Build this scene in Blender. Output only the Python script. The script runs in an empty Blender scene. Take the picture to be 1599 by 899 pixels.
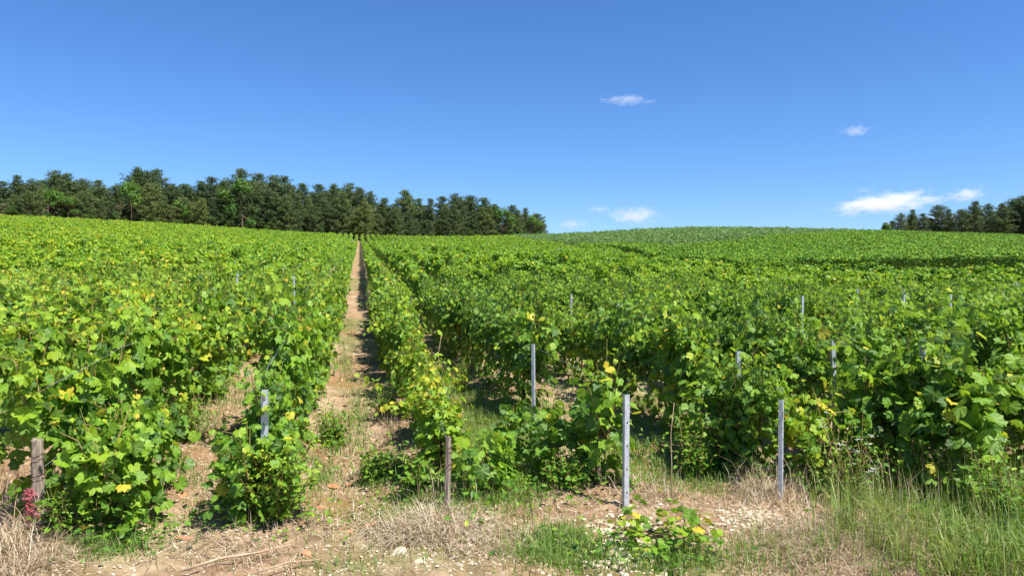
import bpy, math, random
import numpy as np

# ------------------------------------------------------------------ camera, world, sun, exposure
SC = bpy.context.scene
COL = SC.collection
rnd = random.Random(7)
R = np.random.RandomState(11)
F = 1155.0                      # focal length in pixels of the 1599 px wide photograph
CAMZ = 1.6
YAW = math.atan((800 - 562) / F)
SA, CA = math.sin(YAW), math.cos(YAW)

cam_d = bpy.data.cameras.new("camera")
cam_d.sensor_width = 36; cam_d.lens = 26.0
cam_d.clip_start = 0.1; cam_d.clip_end = 30000
cam = bpy.data.objects.new("camera", cam_d); COL.objects.link(cam)
cam.location = (0, 0, CAMZ); cam.rotation_euler = (math.radians(90), 0, -YAW)
SC.camera = cam

SUN_EL = math.radians(60)
SUN_AZ = YAW + math.radians(128)         # clockwise from +Y: to the right of the view, a little behind
w = bpy.data.worlds.new("World"); SC.world = w; w.use_nodes = True
nt = w.node_tree
bg = nt.nodes["Background"]
sky = nt.nodes.new("ShaderNodeTexSky"); sky.sky_type = 'NISHITA'; sky.sun_disc = False
sky.sun_elevation = SUN_EL; sky.sun_rotation = SUN_AZ
sky.altitude = 0; sky.air_density = 1.0; sky.dust_density = 0.1; sky.ozone_density = 6.0
hs = nt.nodes.new('ShaderNodeHueSaturation'); hs.inputs['Saturation'].default_value = 1.12
nt.links.new(sky.outputs[0], hs.inputs['Color'])
vm = nt.nodes.new('ShaderNodeVectorMath'); vm.operation = 'MULTIPLY'; vm.inputs[1].default_value = (.80, .93, 1.15)
nt.links.new(hs.outputs[0], vm.inputs[0]); nt.links.new(vm.outputs[0], bg.inputs[0]); bg.inputs[1].default_value = 0.0735
sun_d = bpy.data.lights.new("sun", 'SUN'); sun_d.energy = 5.0; sun_d.angle = math.radians(0.53)
sun_d.color = (1.0, 0.955, 0.88)
sun = bpy.data.objects.new("sun", sun_d); COL.objects.link(sun)
sun.rotation_euler = (math.radians(90) - SUN_EL, 0, math.pi - SUN_AZ)
SC.view_settings.view_transform = 'Standard'; SC.view_settings.look = 'None'
SC.view_settings.exposure = 1.0; SC.view_settings.gamma = 1.0; SC.view_settings.use_curve_mapping = False
cy = SC.cycles
cy.max_bounces = 7; cy.diffuse_bounces = 3; cy.glossy_bounces = 2; cy.transmission_bounces = 4
cy.volume_bounces = 3; cy.transparent_max_bounces = 8
cy.caustics_reflective = False; cy.caustics_refractive = False
cy.use_denoising = True

# ------------------------------------------------------------------ small helpers
def tag(o, label=None, cat=None, group=None, kind=None):
    if label: o["label"] = label
    if cat: o["category"] = cat
    if group: o["group"] = group
    if kind: o["kind"] = kind
    return o

def empty(name, loc=(0, 0, 0), rz=0.0):
    o = bpy.data.objects.new(name, None); COL.objects.link(o)
    o.location = loc; o.rotation_euler = (0, 0, rz); o.empty_display_size = 0.1
    return o

def mesh_np(name, V, loops, sizes, mats, parent=None, attrs=None, smooth=False, midx=None, link=True):
    V = np.asarray(V, dtype=np.float32).reshape(-1, 3)
    loops = np.asarray(loops, dtype=np.int32).ravel(); sizes = np.asarray(sizes, dtype=np.int32).ravel()
    me = bpy.data.meshes.new(name)
    me.vertices.add(len(V)); me.vertices.foreach_set("co", V.ravel())
    me.loops.add(len(loops)); me.loops.foreach_set("vertex_index", loops)
    me.polygons.add(len(sizes))
    st = np.zeros(len(sizes), dtype=np.int32); st[1:] = np.cumsum(sizes)[:-1]
    me.polygons.foreach_set("loop_start", st); me.polygons.foreach_set("loop_total", sizes)
    if midx is not None: me.polygons.foreach_set("material_index", np.asarray(midx, dtype=np.int32))
    me.polygons.foreach_set("use_smooth", np.full(len(sizes), bool(smooth)))
    me.update(calc_edges=True)
    if attrs:
        for k, (dom, arr) in attrs.items():
            a = me.attributes.new(k, 'FLOAT', dom); a.data.foreach_set("value", np.asarray(arr, dtype=np.float32))
    for m in (mats if isinstance(mats, (list, tuple)) else [mats]): me.materials.append(m)
    o = bpy.data.objects.new(name, me)
    if link: COL.objects.link(o)
    if parent is not None: o.parent = parent
    return o

class MB:
    """collects tubes, boxes and free faces; build() links them as one mesh object"""
    def __init__(s): s.V = []; s.F = []
    def add(s, V, Fs):
        b = len(s.V); s.V += [tuple(v) for v in V]; s.F += [tuple(i + b for i in f) for f in Fs]
    def tube(s, pts, rad, n=6, cap=True):
        pts = [np.array(p, float) for p in pts]
        if not hasattr(rad, '__len__'): rad = [rad] * len(pts)
        V = []; up = None
        for i, p in enumerate(pts):
            a = pts[max(i - 1, 0)]; c = pts[min(i + 1, len(pts) - 1)]
            t = c - a; t /= (np.linalg.norm(t) + 1e-9)
            if up is None:
                up = np.array([1, 0, 0.]) if abs(t[2]) > .8 else np.array([0, 0, 1.])
            x = np.cross(t, up); x /= (np.linalg.norm(x) + 1e-9); y = np.cross(x, t)
            up = y
            for k in range(n):
                an = 2 * math.pi * k / n
                V.append(p + rad[i] * (math.cos(an) * x + math.sin(an) * y))
        Fs = []
        for i in range(len(pts) - 1):
            for k in range(n):
                Fs.append((i * n + k, i * n + (k + 1) % n, (i + 1) * n + (k + 1) % n, (i + 1) * n + k))
        if cap:
            Fs.append(tuple(range(n))[::-1]); Fs.append(tuple((len(pts) - 1) * n + k for k in range(n)))
        s.add(V, Fs)
    def box(s, c, d, rz=0):
        cx, cy_, cz = c; hx, hy, hz = d[0] / 2, d[1] / 2, d[2] / 2
        V = []
        for z in (-hz, hz):
            for x, y in ((-hx, -hy), (hx, -hy), (hx, hy), (-hx, hy)):
                V.append((cx + x * math.cos(rz) - y * math.sin(rz), cy_ + x * math.sin(rz) + y * math.cos(rz), cz + z))
        s.add(V, [(3, 2, 1, 0), (4, 5, 6, 7), (0, 1, 5, 4), (1, 2, 6, 5), (2, 3, 7, 6), (3, 0, 4, 7)])
    def build(s, name, mat, parent=None, smooth=False):
        me = bpy.data.meshes.new(name); me.from_pydata([tuple(map(float, v)) for v in s.V], [], s.F); me.update()
        if smooth: me.polygons.foreach_set("use_smooth", [True] * len(me.polygons))
        for m in (mat if isinstance(mat, (list, tuple)) else [mat]): me.materials.append(m)
        o = bpy.data.objects.new(name, me); COL.objects.link(o)
        if parent is not None: o.parent = parent
        return o

def unit(a): return a / (np.linalg.norm(a, axis=-1, keepdims=True) + 1e-9)

def vnoise(x, y, seed=0):
    x = np.asarray(x, float); y = np.asarray(y, float)
    xi = np.floor(x); yi = np.floor(y); fx = x - xi; fy = y - yi
    fx = fx * fx * (3 - 2 * fx); fy = fy * fy * (3 - 2 * fy)
    def h(a, b):
        v = np.sin(a * 127.1 + b * 311.7 + seed * 74.7) * 43758.5453
        return v - np.floor(v)
    return (h(xi, yi) * (1 - fx) + h(xi + 1, yi) * fx) * (1 - fy) + (h(xi, yi + 1) * (1 - fx) + h(xi + 1, yi + 1) * fx) * fy

# ------------------------------------------------------------------ terrain height
def XY(px, d):
    u = (px - 800) / F
    return d * (SA + u * CA), d * (CA - u * SA)
def PD(X, Y):                           # world to (photo column, depth)
    d = X * SA + Y * CA; u = (X * CA - Y * SA) / np.maximum(d, .01)
    return 800 + F * u, d

ctrl = [
 (562,4.3,-1.28),(562,8,-1.06),(562,15,-.92),(562,22,-.42),(562,31,.22),(562,50,1.6),(562,70,3.0),(562,115,6.3),(562,150,9.6),(562,175,10.4),(562,210,10.5),
 (0,4,-1.28),(0,8,-1.16),(0,14,-1.0),(0,25,.0),(0,46,2.1),(0,80,6.0),(0,130,11.6),(0,160,12.3),(0,210,12.3),
 (280,14,-.98),(280,25,-.1),(280,46,1.7),(280,80,4.7),(280,140,10.9),(280,175,11.6),(280,210,11.6),
 (1300,5,-1.25),(1300,10,-1.22),(1300,18,-1.12),(1300,30,-.3),(1300,42,.4),(1300,80,4.4),(1300,130,8.75),(1300,165,9.0),(1300,210,7),
 (1599,4.5,-1.27),(1599,9,-1.22),(1599,17,-1.15),(1599,28,-.2),(1599,38,.4),(1599,70,3.2),(1599,120,7.1),(1599,150,9.2),(1599,200,9.4),
 (1050,18,-1.0),(1050,30,-.1),(1050,46,.65),(1050,80,4.5),(1050,110,7.5),(1050,140,10.1),(1050,170,10.3),(1050,210,8),
 (905,30,.1),(905,80,3.3),(905,120,7.2),(905,150,9.6),(905,200,9.6),
 (800,50,1.5),(800,110,5.8),(800,160,10.1),(800,200,10.1),(700,155,9.6),(700,200,10.2),
 (2000,6,-1.3),(2000,20,-1.1),(2000,60,1.5),(2000,140,6.5),(-500,6,-1.2),(-500,20,-.5),(-500,60,4.5),(-500,130,11),
 (800,0.5,-1.56),
]
_c = np.array([XY(p, d) + (z,) for p, d, z in ctrl] + [(0,-6,-1.8),(-8,-4,-1.6),(8,-4,-1.9),(0,-30,-3),(-40,-20,-1),(40,-20,-5)])
def _phi(r2): return np.sqrt(r2 + 36.0)
_A = _phi(((_c[:, None, :2] - _c[None, :, :2]) ** 2).sum(-1))
_n = len(_c)
_M = np.zeros((_n + 3, _n + 3)); _M[:_n, :_n] = _A - np.eye(_n) * 1.2
_M[:_n, _n] = 1; _M[:_n, _n + 1:] = _c[:, :2]; _M[_n, :_n] = 1; _M[_n + 1:, :_n] = _c[:, :2].T
_w = np.linalg.solve(_M, np.concatenate([_c[:, 2], [0, 0, 0]]))
ROW0, ROWS = 0.48, 1.02
def zbase(X, Y):
    X = np.asarray(X, float); Y = np.asarray(Y, float); sh = X.shape
    x = X.ravel(); y = Y.ravel(); out = np.empty(len(x))
    for i in range(0, len(x), 20000):
        xx, yy = x[i:i+20000], y[i:i+20000]
        rr = np.hypot(xx, yy); k = np.minimum(1, 260 / np.maximum(rr, 1e-6))
        xe, ye = xx * k, yy * k
        P = _phi((xe[:, None] - _c[None, :, 0]) ** 2 + (ye[:, None] - _c[None, :, 1]) ** 2)
        z = P @ _w[:_n] + _w[_n] + _w[_n+1] * xe + _w[_n+2] * ye
        far = np.clip((rr - 230) / 500, 0, 1); far = far * far * (3 - 2 * far)
        out[i:i+20000] = z * (1 - far) + (-12) * far
    return out.reshape(sh) + CAMZ
def zg(X, Y):
    X = np.asarray(X, float); Y = np.asarray(Y, float)
    z = zbase(X, Y)
    near = np.clip((30 - np.hypot(X, Y)) / 20, 0, 1)
    inrow = np.clip((Y - 3.9) / .6, 0, 1)
    z = z + inrow * near * 0.035 * np.cos(2 * math.pi * (X - ROW0) / ROWS)
    z = z + near * (0.05 * (vnoise(X * 1.3, Y * 1.3, 3) - .5) + 0.034 * (vnoise(X * 5, Y * 5, 5) - .5) + 0.022 * (vnoise(X * 17, Y * 17, 8) - .5) + .014 * (vnoise(X * 31, Y * 31, 13) - .5))
    return z
def zg1(x, y): return float(zg(np.array([x]), np.array([y]))[0])

def G(px, py):
    """ground point seen at a photo pixel"""
    u = (px - 800) / F; v = (450 - py) / F
    d = np.concatenate([np.linspace(2, 20, 1801), np.linspace(20.1, 180, 1600)])
    X, Y = XY(px, d); Z = zbase(X, Y); ray = CAMZ + v * d
    k = int(np.argmax(ray < Z)) if (ray < Z).any() else len(d) - 1
    return float(X[k]), float(Y[k])
def PZ(px, py, d):
    x, y = XY(px, d); return (x, y, CAMZ + (450 - py) / F * d)

# ------------------------------------------------------------------ materials
def mat(name):
    m = bpy.data.materials.new(name); m.use_nodes = True
    n = m.node_tree.nodes; l = m.node_tree.links
    return m, n, l, n["Principled BSDF"], n["Material Output"]
def ramp(n, stops, interp='LINEAR'):
    r = n.new("ShaderNodeValToRGB"); e = r.color_ramp.elements; r.color_ramp.interpolation = interp
    while len(e) < len(stops): e.new(0.5)
    for i, (p, c) in enumerate(stops): e[i].position = p; e[i].color = (*c, 1)
    return r
def noise(n, l, co, scale, detail=4, rough=.55):
    t = n.new("ShaderNodeTexNoise"); t.inputs["Scale"].default_value = scale
    t.inputs["Detail"].default_value = detail; t.inputs["Roughness"].default_value = rough
    if co is not None: l.new(co, t.inputs["Vector"])
    return t
def math_n(n, l, op, a, b=None, clamp=False):
    m = n.new("ShaderNodeMath"); m.operation = op; m.use_clamp = clamp
    for i, v in enumerate((a, b)):
        if v is None: continue
        if isinstance(v, (int, float)): m.inputs[i].default_value = v
        else: l.new(v, m.inputs[i])
    return m.outputs[0]
def mixc(n, l, f, a, b):
    m = n.new("ShaderNodeMix"); m.data_type = 'RGBA'
    for s, v in ((m.inputs[0], f), (m.inputs[6], a), (m.inputs[7], b)):
        if isinstance(v, (int, float)): s.default_value = v
        elif isinstance(v, tuple): s.default_value = (*v, 1)
        else: l.new(v, s)
    return m.outputs[2]

def leaf_mat(name, stops, transl=.38, rough=.5, back=.35, spec=.35, var=0.25):
    m, n, l, p, out = mat(name)
    a = n.new("ShaderNodeAttribute"); a.attribute_name = "tint"
    oi = n.new("ShaderNodeObjectInfo")
    sep = n.new("ShaderNodeSeparateColor"); l.new(oi.outputs["Color"], sep.inputs[0])
    off = math_n(n, l, 'MULTIPLY', math_n(n, l, 'SUBTRACT', sep.outputs[0], .5), 1.0)
    t = math_n(n, l, 'ADD', a.outputs["Fac"], off, True)
    cr = ramp(n, stops); l.new(t, cr.inputs[0])
    geo = n.new("ShaderNodeNewGeometry")
    nz = noise(n, l, geo.outputs["Position"], 38, 3)
    col = mixc(n, l, math_n(n, l, 'MULTIPLY', nz.outputs[0], var), cr.outputs[0], (.03, .06, .012))
    va = n.new("ShaderNodeAttribute"); va.attribute_name = "vein"
    vv = math_n(n, l, 'MULTIPLY', math_n(n, l, 'POWER', va.outputs["Fac"], 3.0), .38, True)
    col = mixc(n, l, vv, col, (.40, .52, .12))
    pale = mixc(n, l, .35, col, (.20, .27, .13))
    c2 = mixc(n, l, math_n(n, l, 'MULTIPLY', geo.outputs["Backfacing"], back * 2, True), col, pale)
    l.new(c2, p.inputs["Base Color"]); p.inputs["Roughness"].default_value = rough
    p.inputs["Specular IOR Level"].default_value = spec
    tr = n.new("ShaderNodeBsdfTranslucent")
    tc = mixc(n, l, .45, col, mixc(n, l, .5, col, (.55, .75, .03)))
    l.new(tc, tr.inputs[0])
    ms = n.new("ShaderNodeMixShader"); ms.inputs[0].default_value = transl
    l.new(p.outputs[0], ms.inputs[1]); l.new(tr.outputs[0], ms.inputs[2]); l.new(ms.outputs[0], out.inputs[0])
    return m

M = {}
VSTOPS = [(0, (.032, .105, .022)), (.3, (.092, .235, .018)), (.55, (.21, .39, .014)), (.75, (.32, .46, .014)), (.9, (.56, .54, .025)), (1, (.66, .48, .03))]
M['leaf'] = leaf_mat("vine leaf", VSTOPS, .43)
M['hedge_leaf'] = leaf_mat("trimmed vine leaf", [(0, (.018, .065, .012)), (.5, (.09, .22, .016)), (1, (.22, .37, .022))], .18, .6, .35, .15)
M['grey_leaf'] = leaf_mat("silvery vine leaf", [(0, (.045, .115, .04)), (.5, (.12, .245, .07)), (1, (.28, .39, .14))], .25, .6, .35, .15)
M['pine'] = leaf_mat("pine needles", [(0, (.018, .045, .02)), (.5, (.058, .105, .034)), (1, (.16, .20, .045))], .2, .6)
M['broadleaf'] = leaf_mat("broad leaves", [(0, (.03, .08, .015)), (.5, (.06, .16, .02)), (1, (.13, .26, .03))], .35)
M['brown_leaf'] = leaf_mat("brownish twigs and leaves", [(0, (.06, .05, .03)), (.5, (.11, .09, .045)), (1, (.14, .16, .05))], .2, .7)
M['grass'] = leaf_mat("green grass", [(0, (.06, .15, .02)), (.5, (.16, .30, .03)), (.8, (.30, .38, .07)), (1, (.50, .42, .18))], .35, .5)
M['weed'] = leaf_mat("weed leaves", [(0, (.04, .13, .02)), (.5, (.13, .29, .02)), (1, (.36, .48, .03))], .35)
M['straw'] = leaf_mat("dry straw", [(0, (.18, .11, .06)), (.4, (.36, .25, .16)), (.7, (.52, .40, .27)), (1, (.68, .60, .47))], .2, .65, 0, .2, .1)

def simple(name, c1, c2, scale=20, rough=.8, bump=.0, metal=0, spec=.4, stretch=None, detail=6):
    m, n, l, p, out = mat(name)
    tc = n.new("ShaderNodeTexCoord"); co = tc.outputs["Object"]
    if stretch:
        mp = n.new("ShaderNodeMapping"); mp.inputs["Scale"].default_value = stretch; l.new(co, mp.inputs[0]); co = mp.outputs[0]
    t = noise(n, l, co, scale, detail, .6)
    cr = ramp(n, [(.3, c1), (.7, c2)]); l.new(t.outputs[0], cr.inputs[0]); l.new(cr.outputs[0], p.inputs["Base Color"])
    p.inputs["Roughness"].default_value = rough; p.inputs["Metallic"].default_value = metal; p.inputs["Specular IOR Level"].default_value = spec
    if bump:
        b = n.new("ShaderNodeBump"); b.inputs["Strength"].default_value = bump; b.inputs["Distance"].default_value = .01
        l.new(t.outputs[0], b.inputs["Height"]); l.new(b.outputs[0], p.inputs["Normal"])
    return m
M['galv'] = simple("galvanised steel", (.34, .37, .42), (.62, .65, .70), 22, .42, .05, .35)
M['oldwood'] = simple("weathered wood", (.10, .075, .055), (.42, .34, .26), 9, .9, .6, stretch=(9, 9, 1))
M['vinewood'] = simple("vine bark", (.05, .032, .02), (.20, .14, .09), 14, .95, .8, stretch=(5, 5, 1))
M['shoot'] = simple("green shoots", (.16, .17, .04), (.26, .15, .06), 6, .7)
M['cane'] = simple("dry cane", (.30, .19, .11), (.55, .42, .28), 12, .8)
M['wire'] = simple("wire", (.25, .26, .28), (.45, .46, .48), 10, .45, 0, .6)
M['rust'] = simple("rusty wire", (.10, .05, .03), (.28, .15, .09), 30, .8)
M['stone'] = simple("limestone", (.36, .28, .19), (.66, .57, .43), 16, .9, .5)
M['terracotta'] = simple("broken tile", (.42, .14, .06), (.62, .26, .13), 30, .9, .4)
M['red'] = simple("red plastic twine", (.34, .03, .05), (.60, .18, .2), 60, .5)
M['blue'] = simple("blue plastic", (.01, .16, .55), (.02, .25, .7), 20, .4)
M['bark'] = simple("pine bark", (.075, .05, .038), (.22, .15, .115), 3, .95, .5, stretch=(2, 2, .4))
M['palebark'] = simple("pale bark", (.24, .20, .16), (.44, .38, .31), 3, .95, .3)
M['petal'] = simple("white petals", (.72, .72, .66), (.85, .85, .8), 10, .7)

def ground_mat():
    m, n, l, p, out = mat("stony soil")
    geo = n.new("ShaderNodeNewGeometry"); co = geo.outputs["Position"]
    a = noise(n, l, co, 1.1, 5); b = noise(n, l, co, 7, 8, .65); c = noise(n, l, co, 45, 6, .7); e = noise(n, l, co, .35, 4)
    soil = ramp(n, [(.32, (.15, .09, .048)), (.5, (.29, .19, .108)), (.62, (.40, .29, .175)), (.75, (.50, .395, .26))]); l.new(b.outputs[0], soil.inputs[0])
    col = mixc(n, l, math_n(n, l, 'MULTIPLY', c.outputs[0], .45), soil.outputs[0], (.20, .12, .07))
    # moss / rusty plant litter patches
    mo = ramp(n, [(.56, (0, 0, 0)), (.66, (1, 1, 1))]); l.new(a.outputs[0], mo.inputs[0])
    col = mixc(n, l, math_n(n, l, 'MULTIPLY', mo.outputs[0], .6), col, (.24, .13, .045))
    dk = ramp(n, [(.36, (1, 1, 1)), (.48, (0, 0, 0))]); l.new(a.outputs[0], dk.inputs[0])
    col = mixc(n, l, math_n(n, l, 'MULTIPLY', dk.outputs[0], .5), col, (.46, .35, .22))
    # small green growth
    g = ramp(n, [(.50, (0, 0, 0)), (.60, (1, 1, 1))]); l.new(e.outputs[0], g.inputs[0])
    gm = math_n(n, l, 'MULTIPLY', g.outputs[0], math_n(n, l, 'MULTIPLY', c.outputs[0], .9))
    col = mixc(n, l, gm, col, (.11, .16, .035))
    # chalk pebbles
    vo = n.new("ShaderNodeTexVoronoi"); vo.inputs["Scale"].default_value = 34; l.new(co, vo.inputs["Vector"])
    sp = n.new("ShaderNodeSeparateColor"); l.new(vo.outputs["Color"], sp.inputs[0])
    peb = math_n(n, l, 'MULTIPLY', math_n(n, l, 'LESS_THAN', vo.outputs["Distance"], .34), math_n(n, l, 'GREATER_THAN', sp.outputs[0], .86))
    col = mixc(n, l, math_n(n, l, 'MULTIPLY', peb, .8), col, (.60, .52, .40))
    l.new(col, p.inputs["Base Color"]); p.inputs["Roughness"].default_value = .95; p.inputs["Specular IOR Level"].default_value = .15
    h = math_n(n, l, 'ADD', math_n(n, l, 'MULTIPLY', c.outputs[0], .6), math_n(n, l, 'ADD', b.outputs[0], math_n(n, l, 'MULTIPLY', peb, .35)))
    bu = n.new("ShaderNodeBump"); bu.inputs["Strength"].default_value = .8; bu.inputs["Distance"].default_value = .03
    l.new(h, bu.inputs["Height"]); l.new(bu.outputs[0], p.inputs["Normal"])
    return m
M['ground'] = ground_mat()

# ------------------------------------------------------------------ ground: one sheet reaching the horizon
def lines(lo, hi, flo, fhi, step, growth=1.09):
    a = list(np.arange(flo, fhi, step)); s = step; x = flo
    pre = []
    while x > lo: s *= growth; x -= s; pre.append(x)
    s = step; x = a[-1]
    while x < hi: s *= growth; x += s; a.append(x)
    return np.array(pre[::-1] + a)
gx = lines(-2500, 2500, -3.2, 5.6, .035, 1.055); gy = lines(-1500, 3000, 2.6, 8.5, .035, 1.055)
GX, GY = np.meshgrid(gx, gy); GZ = zg(GX, GY)
nx, ny = len(gx), len(gy)
idx = np.arange(nx * ny).reshape(ny, nx)
q = np.stack([idx[:-1, :-1], idx[:-1, 1:], idx[1:, 1:], idx[1:, :-1]], -1).reshape(-1, 4)
tag(mesh_np("ground", np.stack([GX, GY, GZ], -1), q, np.full(len(q), 4), M['ground'], smooth=True), kind="structure")

# ------------------------------------------------------------------ leaves
half = [(0, 1.0), (.09, .86), (.16, .80), (.24, .67), (.33, .70), (.46, .70), (.62, .60), (.56, .44), (.57, .33), (.63, .22), (.70, .06), (.62, -.08), (.50, -.22), (.30, -.30), (.14, -.24), (.04, -.02)]
def leaf_template(curl=.0, fold=.0, seed=0):
    r = random.Random(seed)
    o = half + [(-x, y) for x, y in half[:0:-1]]
    V = [(0, .22, 0)]
    for x, y in o:
        j = 1 + r.uniform(-.06, .06)
        V.append((x * j, y * j, -curl * (x * x + .6 * (y - .2) ** 2) + fold * abs(x) + r.uniform(-.03, .03)))
    T = [(0, i + 1, (i + 1) % len(o) + 1) for i in range(len(o))]
    V = np.array(V); V[0, 2] = fold * -.02
    return V, [t[::-1] for t in T]
LEAF = [leaf_template(.55, .12, 1), leaf_template(.2, .38, 2), leaf_template(.85, -.1, 3), leaf_template(-.45, .25, 4), leaf_template(.3, .62, 5)]
_t = LEAF[4][0]; _t[:, 0] *= .82
_t = LEAF[3][0]; _t[2:6] *= .8; _t[:, 0] *= 1.08
_vh = [1, .1, 0, 0, 0, 1, .5, 0, 0, .3, 1, .1, 0, .2, 0, 0]
VEIN = np.array([1.0] + _vh + _vh[:0:-1])
# mid-distance leaf: 7-point outline; far leaf: a folded quad; small ovate leaf for weeds
o7 = [(0, 1), (.34, .62), (.66, .42), (.5, -.2), (0, -.1), (-.5, -.2), (-.66, .42), (-.34, .62)]
MID = (np.array([(0, .25, .08)] + [(x, y, -.25 * x * x) for x, y in o7]), [(0, (i + 1) % 8 + 1, i + 1) for i in range(8)])
FAR = (np.array([(0, .95, -.1), (.6, .3, .0), (0, -.25, .08), (-.6, .3, 0)]), [(0, 3, 2), (0, 2, 1)])
OVA = (np.array([(0, 1, -.12), (.3, .55, .0), (.26, .12, .05), (0, -.1, .0), (-.26, .12, .05), (-.3, .55, 0), (0, .5, -.06)]),
       [(6, 1, 0), (6, 2, 1), (6, 3, 2), (6, 4, 3), (6, 5, 4), (6, 0, 5)])
NEEDLE = (np.array([(0, 1, 0), (.34, .2, .0), (-.34, .2, 0), (0, -.4, .1)]), [(0, 2, 1), (1, 2, 3)])

def scatter(tmpl, P, N, T, S):
    """leaf copies: P points, N blade normals, T tip directions, S sizes"""
    V0, Fs = tmpl; Fs = np.array(Fs)
    N = unit(N); T = T - N * (T * N).sum(-1, keepdims=True); T = unit(T); B = np.cross(T, N)
    V = P[:, None, :] + S[:, None, None] * (V0[None, :, 0, None] * B[:, None] + V0[None, :, 1, None] * T[:, None] + V0[None, :, 2, None] * N[:, None])
    n = len(P); nv = len(V0)
    L = (Fs[None] + (np.arange(n) * nv)[:, None, None]).reshape(-1, 3)
    return V.reshape(-1, 3), L, len(Fs)
def leaf_mesh(name, sets, material, parent=None, link=True, smooth=False):
    """sets: list of (template, P, N, T, S, tint)"""
    VV, LL, TT, VN = [], [], [], []; b = 0
    for tm, P, N, T, S, tint in sets:
        if len(P) == 0: continue
        V, L, k = scatter(tm, P, N, T, S)
        VV.append(V); LL.append(L + b); TT.append(np.repeat(tint, k)); b += len(V)
        VN.append(np.tile(VEIN, len(P)) if len(tm[0]) == len(VEIN) else np.zeros(len(V)))
    V = np.concatenate(VV); L = np.concatenate(LL); t = np.concatenate(TT)
    return mesh_np(name, V, L, np.full(len(L), 3), material, parent, {"tint": ('FACE', t), "vein": ('POINT', np.concatenate(VN))}, smooth=smooth, link=link)

# ------------------------------------------------------------------ grapevine prototypes
def grow_vine(seed, H=1.12, nshoot=17, width=.17, spread=.5, floppy=.25, dens=1.0, lsize=.075):
    r = np.random.RandomState(seed)
    P, N, T, S, C = [], [], [], [], []
    stems = MB(); trunk = MB()
    # trunk
    p = np.array([r.uniform(-.03, .03), r.uniform(-.06, .06), -.06]); pts = [p.copy()]
    hh = min(.42, H * .4)
    for i in range(6):
        p = p + np.array([r.normal(0, .018), r.normal(0, .03), (hh + .06) / 6]); pts.append(p.copy())
    trunk.tube(pts, [.034, .028, .024, .026, .022, .024, .02], 7)
    tk = min(1., .3 + .6 * H)
    trunk.V = []; trunk.F = []; trunk.tube(pts, [tk * q for q in (.034, .028, .024, .026, .022, .024, .02)], 7)
    head = pts[-1]
    for sgn in (-1, 1):
        a = [head]
        for i in range(5): a.append(a[-1] + np.array([r.normal(0, .01), sgn * spread / 5.5, r.normal(.012, .015)]))
        trunk.tube(a, [tk * q for q in (.019, .015, .012, .011, .010, .008)], 6)
    def leafat(p, out, size, age):
        n = unit(out * r.uniform(.25, 1.0) + np.array([.25, -.15, r.uniform(.25, .95)]) + r.normal(0, .38, 3))
        t = np.array([0, 0, -.75]) + out * .7 + r.normal(0, .35, 3)
        P.append(p); N.append(n); T.append(t); S.append(size)
        c = .36 + .13 * r.normal() + .20 * (1 - age)
        if r.rand() < .04: c = r.uniform(.8, 1.0)
        elif r.rand() < .16: c = r.uniform(.0, .2)
        C.append(c)
    for k in range(nshoot):
        y0 = r.uniform(-spread, spread)
        p = np.array([r.normal(0, .035), y0, hh + r.uniform(-.06, .1)])
        d = np.array([r.normal(0, .22), r.normal(0, .22), 1.0]); L = (H - p[2]) * (r.uniform(.70, 1.08) if r.rand() < .82 else r.uniform(1.1, 1.38)); L = max(L, .13)
        flop = r.rand() < floppy; sx = r.choice([-1, 1])
        pts = [p.copy()]; s = 0; step = .052; i = 0
        ph = r.uniform(0, 6.28)
        while s < L:
            d = unit(d + r.normal(0, .11, 3) + np.array([-(p[0]) * .6, 0, .06]) * (0 if flop and s > L * .45 else 1) + (np.array([sx * .22, 0, -.24]) if flop and s > L * .45 else 0))
            p = p + d * step; s += step; i += 1; pts.append(p.copy())
            age = max(0., 1 - s / L)
            ph += math.pi + r.normal(0, .5)
            o = unit(np.array([math.cos(ph) * 1.5, math.sin(ph), 0.0]) + np.array([r.choice([-1, 1]) * .3, 0, 0]))
            sz = lsize * (.42 + .75 * min(1, age * 2.2)) * r.uniform(.6, 1.22)
            leafat(p + o * r.uniform(.03, .095) + np.array([0, 0, r.uniform(-.02, .03)]), o, sz, age)
            if r.rand() < .55 * dens:      # lateral leaf further out
                o2 = unit(o + r.normal(0, .5, 3) * np.array([1, 1, .3]))
                leafat(p + o2 * r.uniform(.07, width), o2, lsize * r.uniform(.4, .85), age * .8)
        stems.tube(pts[::2] if len(pts) > 5 else pts, list(np.linspace(.0055, .002, len(pts[::2] if len(pts) > 5 else pts))), 4, False)
    for k in range(int(240 * dens)):         # skirt of leaves around the arms
        o = unit(np.array([r.choice([-1, 1]) * r.uniform(.4, 1), r.normal(0, .5), 0]))
        leafat(np.array([o[0] * r.uniform(.04, width + .06), r.uniform(-spread, spread), r.uniform(.03, hh + .25)]), o, lsize * r.uniform(.45, 1.05), .9)
    P, N, T, S, C = map(np.array, (P, N, T, S, C))
    wh = r.choice(5, len(P), p=[.3, .2, .22, .14, .14])
    sets = [(LEAF[k], P[wh == k], N[wh == k], T[wh == k], S[wh == k], np.clip(C[wh == k], 0, 1)) for k in range(5)]
    return trunk, stems, sets
def make_vine(seed, name="grapevine", **kw):
    root = empty(name)
    trunk, stems, sets = grow_vine(seed, **kw)
    trunk.build("trunk", M['vinewood'], root, True); stems.build("shoots", M['shoot'], root)
    leaf_mesh("foliage", sets, M['leaf'], root)
    return root
def copy_tree(o, parent=None):
    c = o.copy(); COL.objects.link(c); c.parent = parent
    for ch in o.children: copy_tree(ch, c)
    return c

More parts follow.
